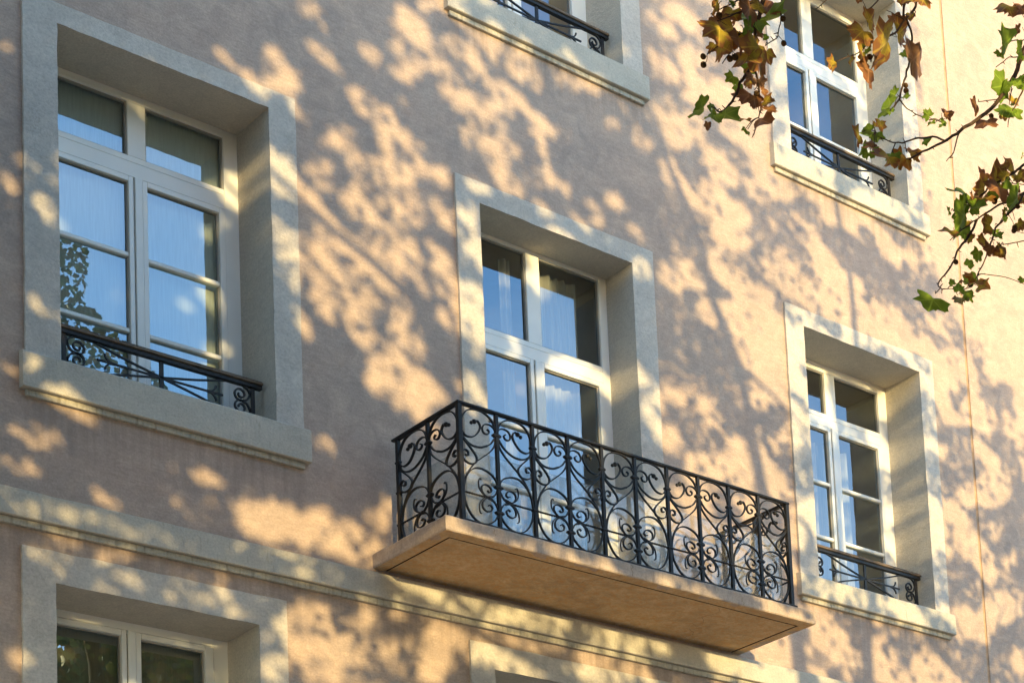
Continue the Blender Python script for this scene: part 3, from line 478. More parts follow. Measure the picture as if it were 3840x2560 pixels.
def leaf_mat(name, inner, outer, edge0, edge1, transl):
    """colour runs from the leaf's middle (UV radius 0) to its margin"""
    m, n, b = mat(name)
    uv = n.nodes.new('ShaderNodeUVMap'); ln = n.nodes.new('ShaderNodeVectorMath'); ln.operation = 'LENGTH'
    n.links.new(uv.outputs['UV'], ln.inputs[0])
    v = coords(n); f = noise_t(n, v, 28.0, 5, .65, 1.0)
    ad = n.nodes.new('ShaderNodeMath'); ad.operation = 'MULTIPLY_ADD'; n.links.new(f, ad.inputs[0]); ad.inputs[1].default_value = .9
    n.links.new(ln.outputs['Value'], ad.inputs[2])
    c = ramp(n, ad.outputs[0], [(edge0, inner), (edge1, outer)])
    c = mixc(n, .5, c, ramp(n, noise_t(n, v, 9.0, 3), [(.3, (.6, .6, .6)), (.7, (1.25, 1.25, 1.25))]), 'MULTIPLY')
    sx = n.nodes.new('ShaderNodeSeparateXYZ'); n.links.new(uv.outputs['UV'], sx.inputs[0])      # pale midrib and two side veins
    def vein(slope):
        k_ = n.nodes.new('ShaderNodeMath'); k_.operation = 'MULTIPLY_ADD'; n.links.new(sx.outputs['Y'], k_.inputs[0]); k_.inputs[1].default_value = slope; n.links.new(sx.outputs['X'], k_.inputs[2])
        a_ = n.nodes.new('ShaderNodeMath'); a_.operation = 'ABSOLUTE'; n.links.new(k_.outputs[0], a_.inputs[0]); return a_.outputs[0]
    mn = n.nodes.new('ShaderNodeMath'); mn.operation = 'MINIMUM'; n.links.new(vein(1.1), mn.inputs[0]); n.links.new(vein(-1.1), mn.inputs[1])
    m2 = n.nodes.new('ShaderNodeMath'); m2.operation = 'MINIMUM'; n.links.new(mn.outputs[0], m2.inputs[0]); n.links.new(vein(0.0), m2.inputs[1])
    c = mixc(n, ramp(n, m2.outputs[0], [(.012, (.45, .45, .45)), (.045, (0, 0, 0))]), c, tuple(min(1, x * 1.7 + .03) for x in inner))
    n.links.new(c, b.inputs['Base Color']); b.inputs['Roughness'].default_value = .55; b.inputs['Specular IOR Level'].default_value = .3
    tl = n.nodes.new('ShaderNodeBsdfTranslucent'); n.links.new(c, tl.inputs['Color'])
    ms = n.nodes.new('ShaderNodeMixShader'); ms.inputs['Fac'].default_value = transl
    o = n.nodes['Material Output']
    n.links.new(b.outputs[0], ms.inputs[1]); n.links.new(tl.outputs[0], ms.inputs[2]); n.links.new(ms.outputs[0], o.inputs['Surface'])
    return m
M_LEAF = {'G': leaf_mat('leaf_green', (.27, .40, .045), (.20, .32, .035), .7, 1.3, .35),
          'M': leaf_mat('leaf_turning', (.50, .38, .05), (.33, .15, .05), .78, .98, .30),
          'B': leaf_mat('leaf_brown', (.38, .19, .07), (.30, .13, .055), .5, 1.2, .22),
          'D': leaf_mat('leaf_dry', (.36, .20, .10), (.28, .15, .08), .5, 1.2, .2),
          'O': leaf_mat('leaf_orange', (.42, .29, .05), (.40, .17, .035), .6, 1.1, .35),
          'P': leaf_mat('leaf_pale', (.42, .38, .18), (.30, .26, .12), .6, 1.2, .3)}
M_LEAF['S'] = leaf_mat('leaf_crown_green', (.085, .115, .030), (.07, .09, .025), .7, 1.3, .3)  # darker crown copies: a dim mirror image is put into the leaf colour
M_LEAF['T'] = leaf_mat('leaf_crown_brown', (.115, .085, .035), (.10, .065, .03), .7, 1.3, .3)
M_BARK = simple('bark', (.115, .085, .062), .85, .2, .45, 9.0, .6)
M_TWIG = simple('twig_bark', (.10, .062, .040), .75, .25, .35, 30.0, .4)
M_BALL = simple('seed_ball_fuzz', (.13, .075, .035), .95, .1, .4, 120.0, .8)

# ------------------------------------------------------------------ ground
def ground():
    m, n, b = mat('square_paving'); v = coords(n)
    f = noise_t(n, v, .4, 6); g = noise_t(n, v, 25, 4)
    c = ramp(n, f, [(.3, (.30, .26, .21)), (.7, (.38, .33, .27))])
    n.links.new(mixc(n, .4, c, ramp(n, g, [(.3, (.6, .6, .6)), (.7, (1.1, 1.1, 1.1))]), 'MULTIPLY'), b.inputs['Base Color']); b.inputs['Roughness'].default_value = .9
    o = mesh_obj('ground', [(-1500, -1500, -1.6), (1500, -1500, -1.6), (1500, 1500, -1.6), (-1500, 1500, -1.6)], [(0, 1, 2, 3)], m)
    o['kind'] = 'structure'
ground()

# ------------------------------------------------------------------ building
B = empty('apartment_building', (11.0, 0.0, -1.6))
tag(B, 'pink stucco apartment building with grey window surrounds, white windows and an iron balcony', 'building')
ROOT_INV = Matrix.Translation(Vector((-11.0, 0.0, 1.6)))
_mesh_obj = mesh_obj
def mesh_obj(name, verts, faces, mat, parent=None, smooth=False):
    o = _mesh_obj(name, verts, faces, mat, parent, smooth)
    if parent is B: o.matrix_parent_inverse = ROOT_INV
    return o

# openings: x0, x1, z bottom, z top, reveal depth; surround xl, xr, top; transom glass lo, hi; casement top; glazing bars
WINS = {
 'W1': dict(x=(6.543, 8.302), z=(7.572, 10.308), yr=.52, s=(6.280, 8.544, 10.479), light=(9.768, 10.245), ct=9.585, bars=(8.90, 8.247), sill=7.254, rail=7.875, guard=True, label='large white window with blinds at the left, leaf reflections in its lower panes'),
 'W5': dict(x=(14.310, 16.030), z=(7.535, 10.252), yr=.52, s=(14.057, 16.251, 10.441), light=(9.690, 10.165), ct=9.54, bars=(8.88, 8.262), sill=7.273, rail=7.898, guard=True, label='white window right of the balcony'),
 'W3': dict(x=(10.354, 12.076), z=(6.622, 10.198), yr=.40, s=(10.104, 12.335, 10.401), light=(9.270, 10.165), ct=9.10, bars=(8.385, 7.77), sill=None, guard=False, label='tall white French window opening onto the balcony'),
 'W2': dict(x=(6.4845, 8.103), z=(3.4, 5.786), yr=.50, s=(6.240, 8.345, 6.032), light=None, ct=5.720, bars=(), sill=None, guard=False, label='dark lower window under the string course at the left'),
 'W6': dict(x=(10.315, 12.060), z=(3.4, 5.815), yr=.50, s=(10.073, 12.300, 6.040), light=None, ct=5.750, bars=(), sill=None, guard=False, label='lower window under the balcony, only its head in view'),
 'W4': dict(x=(14.292, 16.050), z=(12.225, 14.690), yr=.52, s=(14.040, 16.290, 14.880), light=(13.905, 14.600), ct=13.745, bars=(12.985,), sill=11.937, rail=12.590, guard=True, label='upper right white window behind the hanging leaves'),
 'WT': dict(x=(10.354, 12.089), z=(12.273, 15.000), yr=.52, s=(10.110, 12.330, 15.180), light=(14.45, 14.93), ct=14.27, bars=(13.6, 12.96), sill=11.987, rail=12.604, guard=True, label='upper middle window, cut by the top of the picture'),
}
SP = .028    # how far the surrounds stand proud of the wall
WX0, WX1, WZ0, WZ1 = -14.0, 34.0, -1.6, 19.5
def wall():
    holes = [(w['s'][0] + .04, w['s'][1] - .04, (w['sill'] + .06 if w['sill'] else w['z'][0] - .04), w['s'][2] - .04) for w in WINS.values()]
    def grid(name, xa, xb):
        hs = [h for h in holes if h[0] < xb and h[1] > xa]
        xs = sorted(set([xa, xb] + [h[0] for h in hs] + [h[1] for h in hs])); zs = sorted(set([WZ0, WZ1] + [h[2] for h in hs] + [h[3] for h in hs]))
        V = [(x, 0.0, z) for z in zs for x in xs]; F = []; nx = len(xs)
        for j in range(len(zs) - 1):
            for i in range(nx - 1):
                cx, cz = (xs[i] + xs[i + 1]) / 2, (zs[j] + zs[j + 1]) / 2
                if any(h[0] < cx < h[1] and h[2] < cz < h[3] for h in hs): continue
                F.append((j * nx + i, j * nx + i + 1, (j + 1) * nx + i + 1, (j + 1) * nx + i))
        return V, F
    V, F = grid('wall', WX0, 16.832); mesh_obj('facade_wall', V, F, M_WALL, B)
    V, F = grid('wall', 16.872, WX1); mesh_obj('facade_wall', V, F, M_WALL, B)
    m = MB(); m.box(16.825, 16.880, .008, .03, WZ0, WZ1); m.build('expansion_joint', M_JOINT, B)
    m = MB(); m.add([(WX0, 0, WZ0), (WX0, 11, WZ0), (WX0, 11, WZ1), (WX0, 0, WZ1), (WX1, 0, WZ0), (WX1, 11, WZ0), (WX1, 11, WZ1), (WX1, 0, WZ1)],
                    [(0, 3, 2, 1), (4, 5, 6, 7), (1, 2, 6, 5), (3, 7, 6, 2)]); m.build('side_wall', M_WALL, B)
wall()

def rough_line(a, b, step=.07, amp=.004, seed=0.0):
    """subdivided edge with the small wobble of hand-made plaster; end points stay"""
    a, b = Vector(a), Vector(b); n = max(1, int((b - a).length / step)); o = []
    for i in range(n):
        p = a.lerp(b, i / n)
        if i: p = p + Vector((noise.noise(p * 6 + Vector((seed, 0, 0))) * amp + noise.noise(p * 19 + Vector((seed, 3, 0))) * amp * .6, 0,
                              noise.noise(p * 6 + Vector((0, seed, 7))) * amp + noise.noise(p * 19 + Vector((9, seed, 0))) * amp * .6))
        o.append(p)
    return o

def surround(k, w):
    x0, x1 = w['x']; zb, zt = w['z']; sl, sr, st = w['s']; yr = w['yr']; yf = -SP
    zlow = zb - .08 if w['sill'] else zb - .02
    sd = len(k) + x0
    m = MB()
    # strips: outer edge and inner edge with equal counts
    def strip(o0, o1, i0, i1, tagseed, outer_side=True):
        n = max(2, int((Vector(o1) - Vector(o0)).length / .07))
        def edge(a, b, amp, s):
            a, b = Vector(a), Vector(b); r = []
            for i in range(n + 1):
                p = a.lerp(b, i / n)
                if 0 < i < n: p = p + Vector((noise.noise(p * 7 + Vector((s, 0, 0))) * amp, 0, noise.noise(p * 7 + Vector((0, s, 7))) * amp)) + Vector((noise.noise(p * 23 + Vector((s, 0, 0))), 0, noise.noise(p * 23 + Vector((0, s, 0))))) * amp * .6
                r.append(p)
            return r
        oe = edge(o0, o1, .006, tagseed); ie = edge(i0, i1, .005, tagseed + 3)
        v = []
        for p, q in zip(oe, ie):
            v += [(p.x, .01, p.z), (p.x, yf, p.z), (q.x, yf, q.z), (q.x, yf + .02, q.z)]
        f = []
        for i in range(n):
            for j in range(3):
                a = i * 4 + j; f.append((a, a + 1, a + 5, a + 4))
        m.add(v, f)
    strip((sl, 0, zlow), (sl, 0, st), (x0, 0, zlow), (x0, 0, zt), sd)
    strip((sl, 0, st), (sr, 0, st), (x0, 0, zt), (x1, 0, zt), sd + 1)
    strip((sr, 0, st), (sr, 0, zlow), (x1, 0, zt), (x1, 0, zlow), sd + 2)
    s = m.build('window_surround', M_TRIM, B)
    r = MB(); ya = yf + .012; yb = yr + .10
    r.add([(x0, ya, zlow), (x0, ya, zt), (x1, ya, zt), (x1, ya, zlow), (x0, yb, zlow), (x0, yb, zt), (x1, yb, zt), (x1, yb, zlow)],
          [(0, 4, 5, 1), (1, 5, 6, 2), (2, 6, 7, 3), (3, 7, 4, 0)])
    _mesh_obj('reveal', r.v, r.f, M_REVEAL, s)
    if w['sill']:
        q = w['sill']; m = MB(); n = 40
        # sill block: front face with worn arrises
        v = []; f = []
        for i in range(n + 1):
            x = sl - .04 + (sr - sl + .08) * i / n
            d = [noise.noise(Vector((x * 6, sd, j * 3.3))) * .004 + noise.noise(Vector((x * 21, sd, j * 5.1))) * .003 for j in range(4)]
            v += [(x, yr, zb + .004), (x, -.055, zb - .030 + d[0] * .8), (x, -.072, zb - .044 + d[1]), (x, -.072 + d[3] * .3, q + .006 + d[2]), (x, -.064, q), (x, .01, q)]
        for i in range(n):
            for j in range(5): a = i * 6 + j; f.append((a, a + 1, a + 7, a + 6))
        f += [tuple(range(5, -1, -1)), tuple(range(n * 6, n * 6 + 6))]
        _mesh_obj('sill', [tuple(p) for p in v], f, M_SILL, s)
        m = MB(); m.box(sl, sr, -.034, .01, q - .052, q - .004, .004); _mesh_obj('sill_fillet', m.v, m.f, M_FILLET, s)
    if k == 'W1': s['label'] = 'grey surround and sill of the big left window'
    return s

def bar(m, x0, x1, y0, y1, z0, z1): m.box(x0, x1, y0, y1, z0, z1, .004)
def window(k, w):
    x0, x1 = w['x']; zb, zt = w['z']; yr = w['yr']; c = (x0 + x1) / 2; hw = (x1 - x0) / 2
    y0, y1 = yr, yr + .075
    jx = hw - .125 if k != 'W3' else hw - .09          # casement outer half-width
    gx = jx - .055                                     # glass half-width in casement
    lx = jx if k != 'W3' else hw - .085
    ct = w['ct']
    m = MB()
    bar(m, x0 - .01, c - jx, y0, y1, zb - .02, zt); bar(m, c + jx, x1 + .01, y0, y1, zb - .02, zt)
    if w['light']:
        lo, hi = w['light']
        bar(m, c - jx, c + jx, y0, y1, hi, zt + .01)
        bar(m, c - jx, c + jx, y0 - .004, y1, ct, lo - .055); bar(m, c - jx, c + jx, y0 + .001, y1, lo - .052, lo)
        bar(m, c - .077, c + .077, y0 + .002, y1, lo, hi)
    else:
        bar(m, c - jx, c + jx, y0, y1, ct, zt + .01)
    win = m.build('window', M_PAINT, B); win['label'] = w['label']
    def sub(name, mb, mt): return _mesh_obj(name, mb.v, mb.f, mt, win)
    yc = y0 - .012
    zbot = zb + .02; gb = zb + .11; gt = ct - .05
    def pane(a, b, z0, z1, y):
        p = MB(); p.add([(a, y, z0), (b, y, z0), (b, y, z1), (a, y, z1), (a, y + .006, z0), (b, y + .006, z0), (b, y + .006, z1), (a, y + .006, z1)], [(0, 1, 2, 3)])
        sub('pane', p, M_GLASS)
    if w['light']:
        for a, b in ((c - lx, c - .077), (c + .077, c + lx)):
            g = MB()     # thin rebate line round the light
            for (p, q, r, t) in ((a, b, lo, lo + .012), (a, b, hi - .012, hi), (a, a + .012, lo + .012, hi - .012), (b - .012, b, lo + .012, hi - .012)):
                g.box(p, q, y0 + .02, y1 - .012, r, t)
            sub('glazing_bead', g, M_GAP); pane(a + .010, b - .010, lo + .010, hi - .010, y0 + .045)
    for sg in (-1, 1):
        xi, xo = c + sg * .036, c + sg * (jx - .003); gi, go = c + sg * .080, c + sg * gx
        if w['light'] is None: gi, go = c + sg * .080, c + sg * (jx - .075)
        m = MB()
        def bx(a, b, z0, z1): bar(m, min(a, b), max(a, b), yc, y1 - .01, z0, z1)
        bx(xi, gi, zbot, ct - .004); bx(go, xo, zbot, ct - .004); bx(gi, go, zbot, gb); bx(gi, go, gt, ct - .004)
        sub('casement', m, M_PAINT)
        e = MB(); lo_, hi_ = min(gi, go), max(gi, go)
        for (p, q, r, t) in ((lo_, hi_, gb, gb + .010), (lo_, hi_, gt - .010, gt), (lo_, lo_ + .010, gb + .01, gt - .01), (hi_ - .010, hi_, gb + .01, gt - .01)):
            e.box(p, q, yc + .03, y1 - .02, r, t)
        sub('glazing_bead', e, M_GAP)
        zz = [gt - .008] + [b for b in w['bars']] + [gb + .008]
        for i in range(len(zz) - 1):
            pane(lo_ + .008, hi_ - .008, zz[i + 1] + (.012 if i < len(zz) - 2 else 0), zz[i] - (.012 if i else 0), yc + .042)
        for zbk in w['bars']:
            m = MB(); m.box(lo_ + .001, hi_ - .001, yc + .006, y1 - .02, zbk - .020, zbk + .020, .008); sub('glazing_bar', m, M_PAINT)
    m = MB(); m.box(c - .033, c + .033, yc - .014, yc + .004, zbot, ct - .004, .006); sub('astragal', m, M_PAINT)
    # the room behind
    a, b2 = x0 - .25, x1 + .25; f0 = y1 + .03; d = 1.5; zl, zh = zb - .1, zt + .1
    r = MB(); r.add([(a, f0, zl), (b2, f0, zl), (b2, f0, zh), (a, f0, zh), (a, f0 + d, zl), (b2, f0 + d, zl), (b2, f0 + d, zh), (a, f0 + d, zh)],
                    [(0, 1, 5, 4), (1, 2, 6, 5), (2, 3, 7, 6), (3, 0, 4, 7), (4, 5, 6, 7)])
    sub('room', r, M_ROOM)
for k, w in WINS.items(): surround(k, w); window(k, w)

# curtains and blinds: hang inside the rooms
def drape(x0, x1, y, z0, z1, label, folds, amp, mt, name='curtain', cat='curtain', group=None):
    n = folds * 8; v = []; f = []
    for i in range(n + 1):
        t = i / n; x = x0 + (x1 - x0) * t
        for j in range(7):
            s = j / 6; a = amp * (.55 + .45 * (1 - s)) * (1 + .4 * math.sin(t * 7.1))
            v.append((x + .01 * math.sin(s * 4 + i * .3), y + a * math.sin(2 * math.pi * folds * t + .5 * math.sin(t * 9)), z1 + (z0 - z1) * s))
    for i in range(n):
        for j in range(6): a = i * 7 + j; f.append((a, a + 1, a + 8, a + 7))
    o = _mesh_obj(name, v, f, mt, None, True); tag(o, label, cat, group); return o
w = WINS['W3']; drape(11.26, 11.86, .62, 6.7, 10.15, 'white pleated curtain behind the right panes of the balcony window', 6, .03, M_CURTAIN)
drape(10.98, 11.12, .62, 6.7, 10.15, 'narrow white curtain edge behind the left panes of the balcony window', 2, .025, M_CURTAIN)
drape(15.02, 15.62, .78, 7.6, 9.45, 'white curtain bunched behind the middle of the window right of the balcony', 5, .03, M_CURTAIN)
def blind(x0, x1, y, z0, z1, label, mt=None):
    m = MB(); m.box(x0, x1, y, y + .004, z0, z1); m.box(x0, x1, y - .008, y + .012, z0 - .02, z0)
    o = _mesh_obj('roller_blind', m.v, m.f, mt or M_BLIND, None); tag(o, label, 'blind')
blind(6.52, 8.32, .625, 7.60, 10.30, 'pale grey roller blind drawn behind the big left window')
blind(6.45, 8.13, .625, 3.5, 5.78, 'drab olive sheet added behind the lower left window to lend it haze', M_DRAB)  # added backing: the pane's olive haze is put into its colour

# string course
m = MB(); n = 260; v = []; f = []
for i in range(n + 1):
    x = WX0 + (WX1 - WX0) * i / n if not (40 < i < 220) else 5.0 + (16.0) * (i - 40) / 180
    v.append(x)
xs = sorted(set([WX0, WX1] + [4 + .08 * i for i in range(200)])); v = []
for i, x in enumerate(xs):
    d = [noise.noise(Vector((x * 5, 2, j * 3.3))) * .004 + noise.noise(Vector((x * 20, 8, j * 5.1))) * .003 for j in range(3)]
    v += [(x, .01, 6.452), (x, -.050, 6.446 + d[0]), (x, -.072, 6.434 + d[0]), (x, -.072 + d[2] * .3, 6.232 + d[1]), (x, -.066, 6.227), (x, .01, 6.227)]
for i in range(len(xs) - 1):
    for j in range(5): a = i * 6 + j; f.append((a, a + 1, a + 7, a + 6))
sc = mesh_obj('string_course', v, f, M_SILL, B)
m = MB(); m.box(WX0, WX1, -.038, .01, 6.172, 6.223, .004); _mesh_obj('string_fillet', m.v, m.f, M_FILLET, sc)

# ------------------------------------------------------------------ window guards
def curl(cx, cz, r, a0, turns, sgn=1, shrink=.32, n=26):
    return [(cx + (r * (1 - (1 - shrink) * i / n)) * math.cos(a0 + sgn * turns * 2 * math.pi * i / n), 0,
             cz + (r * (1 - (1 - shrink) * i / n)) * math.sin(a0 + sgn * turns * 2 * math.pi * i / n)) for i in range(n + 1)]
def guard(w):
    x0, x1 = w['x']; zb = w['z'][0]; c = (x0 + x1) / 2; y = .165
    m = MB(); zt = w['rail'] + .014
    m.box(x0 + .005, x1 - .03, y - .024, y + .024, zt - .014, zt + .018)            # flat iron under the rail
    m.box(x0 + .01, x1 - .03, y - .012, y + .012, zb + .012, zb + .024)      # bottom bar
    g = m.build('window_guard', M_IRON, B)
    def sub(name, mb, mt=M_IRON, sm=False): return _mesh_obj(name, mb.v, mb.f, mt, g, sm)
    h = MB(); h.box(x0 + .004, x1 - .025, y - .040, y + .034, zt + .019, zt + .040, .005); h.box(x0 + .006, x1 - .026, y - .030, y + .026, zt + .040, zt + .054, .006)
    sub('handrail', h, M_WOOD)
    for dx in (-.775, 0, .775):
        p = MB(); p.box(c + dx - .016, c + dx + .016, y - .008, y + .008, zb + .012, zt); sub('post', p)
    zc = zb + .53 * (zt - zb)
    for s in (-1, 1):
        for zz, nm in ((zt - .012, 'spoke'), (zb + .035, 'spoke')):
            q = MB(); sg = 1 if zz > zc else -1
            pts = spline([(c, y, zc), (c + s * .30, y, zc + (zz - zc) * .5), (c + s * .56, y, zz), (c + s * .66, y, zz + sg * .004), (c + s * .735, y, zz - sg * .03), (c + s * .755, y, zz - sg * .085)], 5)
            q.sweep(pts, .018, .014); sub(nm, q)
        q = MB(); q.sweep([(c, y, zc), (c + s * .515, y, zc)], .016, .014)
        for u in (-1, 1):
            q.sweep(spline([(c + s * .36, y, zc), (c + s * .42, y, zc + u * .010), (c + s * .448, y, zc + u * .038), (c + s * .458, y, zc + u * .066)], 4), .014, .013)
        sub('arrow_bar', q)
        for u in (-1, 1):
            q = MB(); cx_, cz_ = c + s * .668, zc + u * .055
            pts = [(c + s * .757, 0, zc + u * .115), (c + s * .752, 0, zc + u * .075), (c + s * .725, 0, zc + u * .02), (c + s * .69, 0, zc + u * .004)]
            cr = [(cx_ + (.058 * (1 - .72 * i / 26)) * math.cos(-u * math.pi / 2 + (-s * -u) * 0 - s * u * 1.0 * 2 * math.pi * 1.3 * i / 26), 0,
                   cz_ + (.058 * (1 - .72 * i / 26)) * math.sin(-u * math.pi / 2 - s * u * 2 * math.pi * 1.3 * i / 26)) for i in range(27)]
            pts = spline(pts, 5)[:-1] + [Vector(p) for p in cr]
            q.sweep([(p[0], y, p[2]) for p in pts], .018, .014); sub('scroll', q)
for k, w in WINS.items():
    if w['guard']: guard(w)

# ------------------------------------------------------------------ balcony
PX0, PX1, PY, PZ0, PZ1 = 9.159, 13.201, -1.1055, 6.492, 6.622
RX0, RX1, RY, RZ0, RZ1 = 9.360, 12.957, -1.050, 6.640, 7.655
def balcony():
    m = MB(); n = 70
    # slab: rough top arris, fascia, soffit border, groove and sunk panel
    def ringpts(ix, iy, z, jit=0.0):
        x0, x1, y0 = PX0 + ix, PX1 - ix, PY + iy; o = []
        def seg(a, b, k):
            for i in range(k):
                p = Vector(a).lerp(Vector(b), i / k)
                if jit and i: p += Vector((noise.noise(p * 8), noise.noise(p * 8 + Vector((5, 0, 0))), noise.noise(p * 9 + Vector((0, 9, 0))))) * jit
                o.append(p)
        seg((x0, .0, z), (x0, y0, z), 14); seg((x0, y0, z), (x1, y0, z), 60); seg((x1, y0, z), (x1, .0, z), 14); o.append(Vector((x1, .0, z)))
        return o
    r = [ringpts(.10, .10, PZ1), ringpts(.012, .012, PZ1, .005), ringpts(0, 0, PZ1 - .014, .006), ringpts(0, 0, PZ0 + .010, .004), ringpts(.008, .008, PZ0, .003), ringpts(.112, .130, PZ0)]
    k = len(r[0]); v = [p for q in r for p in q]; f = []
    for a in range(len(r) - 1):
        for i in range(k - 1): f.append((a * k + i, a * k + i + 1, (a + 1) * k + i + 1, (a + 1) * k + i))
    f.append(tuple(range(k)))
    s = mesh_obj('balcony', v, f, M_SLAB, B); s['label'] = 'stone balcony with an ornate black iron scroll railing'
    def sub(name, mb, mt=M_IRON, sm=False): return _mesh_obj(name, mb.v, mb.f, mt, s, sm)
    g = MB(); z = PZ0
    a = ringpts(.112, .130, z); b = ringpts(.112, .130, z + .018); c = ringpts(.130, .148, z + .018); d = ringpts(.130, .148, z + .001)
    V = a + b + c + d; F = []
    for q in range(3):
        for i in range(k - 1): F.append((q * k + i, q * k + i + 1, (q + 1) * k + i + 1, (q + 1) * k + i))
    g.add(V, F); sub('drip_groove', g, M_GROOVE)
    g = MB(); g.add(d, [tuple(range(k))]); sub('soffit_panel', g, M_SOFFIT)
    g = MB(); e0 = ringpts(.008, .008, z - .0005); e1 = ringpts(.111, .129, z - .0005); F = []
    for i in range(k - 1): F.append((i, i + 1, k + i + 1, k + i))
    g.add(e0 + e1, F); sub('soffit_border', g, M_SOFFIT)
    # cracks
    def crack(pts, w_=.005):
        q = MB(); q.sweep(pts, w_, .002, Vector((0, 0, 1)) if abs(pts[0][2] - pts[-1][2]) < .03 and pts[0][1] < -1.11 else Vector((.3, 1, 0))); sub('crack', q, M_CRACK)
    def zig(a, b, n_, amp):
        a, b = Vector(a), Vector(b); o = []
        for i in range(n_ + 1):
            p = a.lerp(b, i / n_); d_ = (b - a).normalized(); side = Vector((-d_.y, d_.x, 0)) if abs(a.z - b.z) < .02 else Vector((1, 0, 0))
            o.append(p + side * amp * (random.random() - .5) * (1 if 0 < i < n_ else 0))
        return o
    for aa, bb, amp in (((10.93, -1.095, PZ0 - .001), (10.62, -.60, PZ0 - .0005), .10), ((12.15, -.93, PZ0 - .0005), (12.42, -.12, PZ0 - .0005), .12)):
        pts = zig(aa, bb, 12, amp); q = MB()
        for i in range(len(pts) - 1):
            d_ = (pts[i + 1] - pts[i]).normalized(); sd = Vector((-d_.y, d_.x, 0)) * .0014
            q.add([pts[i] - sd, pts[i] + sd, pts[i + 1] + sd, pts[i + 1] - sd], [(0, 1, 2, 3)])
        sub('crack', q, M_CRACK)
    for x_, z0_, z1_ in ((11.03, PZ1 - .02, PZ0 + .01), (12.3, PZ1 - .05, PZ0 + .01), (9.62, PZ1 - .02, PZ0 + .05)):
        q = MB(); P_ = [Vector((x_ + (random.random() - .5) * .04, PY - .0055, z0_ + (z1_ - z0_) * i / 5)) for i in range(6)]
        for i in range(5): q.add([P_[i] + Vector((-.002, 0, 0)), P_[i] + Vector((.002, 0, 0)), P_[i + 1] + Vector((.002, 0, 0)), P_[i + 1] + Vector((-.002, 0, 0))], [(0, 1, 2, 3)])
        sub('crack', q, M_CRACK)
    # ---- railing
    H = RZ1 - .02 - RZ0
    def rail_box(name, *a): q = MB(); q.box(*a, .004); return sub(name, q)
    rail_box('top_rail', RX0 - .025, RX1 + .025, RY - .025, RY + .025, RZ1 - .018, RZ1 + .004)
    rail_box('top_rail', RX0 - .025, RX0 + .025, RY + .026, -.06, RZ1 - .018, RZ1 + .004)
    rail_box('top_rail', RX1 - .025, RX1 + .025, RY + .026, .0, RZ1 - .018, RZ1 + .004)
    rail_box('bottom_rail', RX0 - .02, RX1 + .05, RY - .03, RY + .012, RZ0 - .012, RZ0 + .006)
    for x in (RX0, RX1): rail_box('corner_post', x - .021, x + .021, RY - .021, RY + .021, PZ1 - .004, RZ1 - .018)
    # hazy clear screen fixed behind the ironwork
    for a_ in ((RX0 + .06, RX1 - .06, RY + .050, RY + .056), (RX0 + .050, RX0 + .056, RY + .06, -.10), (RX1 - .056, RX1 - .050, RY + .06, -.10)):
        q = MB(); q.box(a_[0], a_[1], a_[2], a_[3], RZ0 + .01, 7.285); o_ = sub('screen_panel', q, M_SCREEN); o_['label'] = 'hazy clear plastic screen behind the scrolls'
    BW = (RX1 - RX0) / 10
    # bay pieces in local coordinates: x 0 (plain post) to 1 (collared post) times bay width, z from the bottom rail
    def L(pts): return [(u * BW, 0, h * H) for u, h in pts]
    def piece(pts, wd=.020, th=.0105, n_=5, taper=None, twist=0.0):
        q = MB(); q.sweep(spline(L(pts), n_), wd, th, taper=taper, twist=twist); return q
    P = {}
    q = piece([(.985, .83), (.93, .905), (.83, .955), (.64, .99), (.42, .992), (.22, .965), (.09, .905), (.035, .83), (.06, .775), (.18, .738), (.36, .748), (.50, .80), (.56, .855), (.50, .895), (.42, .89)])
    P['ring_scroll'] = q
    q = MB(); x_, z_ = .42 * BW, .885 * H; q.ball((x_ - .004, 0, z_), .021, 8, 6); q.ball((x_ - .033, 0, z_ - .016), .016, 8, 6); P['knob'] = q
    P['curl'] = piece([(.985, .835), (.93, .875), (.82, .895), (.68, .885), (.615, .845), (.66, .808), (.76, .808), (.80, .835), (.745, .85)], .018, .0095)
    q = piece([(.03, .79), (.10, .72), (.30, .672), (.55, .672), (.80, .72), (.95, .79)], .016, .012)
    c0 = spline(L([(.36, .668), (.55, .672), (.72, .70)]), 9)
    for p in c0[::2]: q.ball(p, .0105, 6, 4)
    P['swag'] = q
    P['s_scroll'] = piece([(.02, .77), (.10, .71), (.25, .655), (.38, .605), (.44, .56), (.38, .515), (.22, .505), (.07, .535), (.05, .585), (.13, .615), (.21, .60), (.20, .57), (.13, .572)], .020, .0105)
    P['long_strap'] = piece([(.97, .79), (.93, .72), (.80, .655), (.58, .585), (.38, .52), (.20, .43), (.09, .34), (.045, .245)], .018, .0095)
    P['lower_ring'] = piece([(.985, .365), (.93, .42), (.80, .462), (.56, .487), (.34, .468), (.16, .40), (.07, .30), (.06, .22), (.12, .13), (.28, .045), (.50, .008), (.72, .022), (.90, .075), (.985, .135)], .020, .0105)
    P['upper_scroll'] = piece([(.985, .355), (.93, .305), (.84, .265), (.74, .248), (.62, .262), (.54, .298), (.55, .338), (.65, .357), (.76, .345), (.80, .315), (.75, .298), (.69, .308)], .018, .0095)
    P['lower_scroll'] = piece([(.985, .14), (.93, .195), (.84, .232), (.74, .248), (.62, .228), (.55, .19), (.56, .148), (.66, .125), (.77, .137), (.81, .168), (.76, .188), (.70, .178)], .018, .0095)
    q = MB(); q.sweep([Vector((.03 * BW, 0, .247 * H)).lerp(Vector((.70 * BW, 0, .247 * H)), i / 40) for i in range(41)], .014, .014, twist=16.0)
    q.ball((.75 * BW, 0, .247 * H), .016, 7, 5)
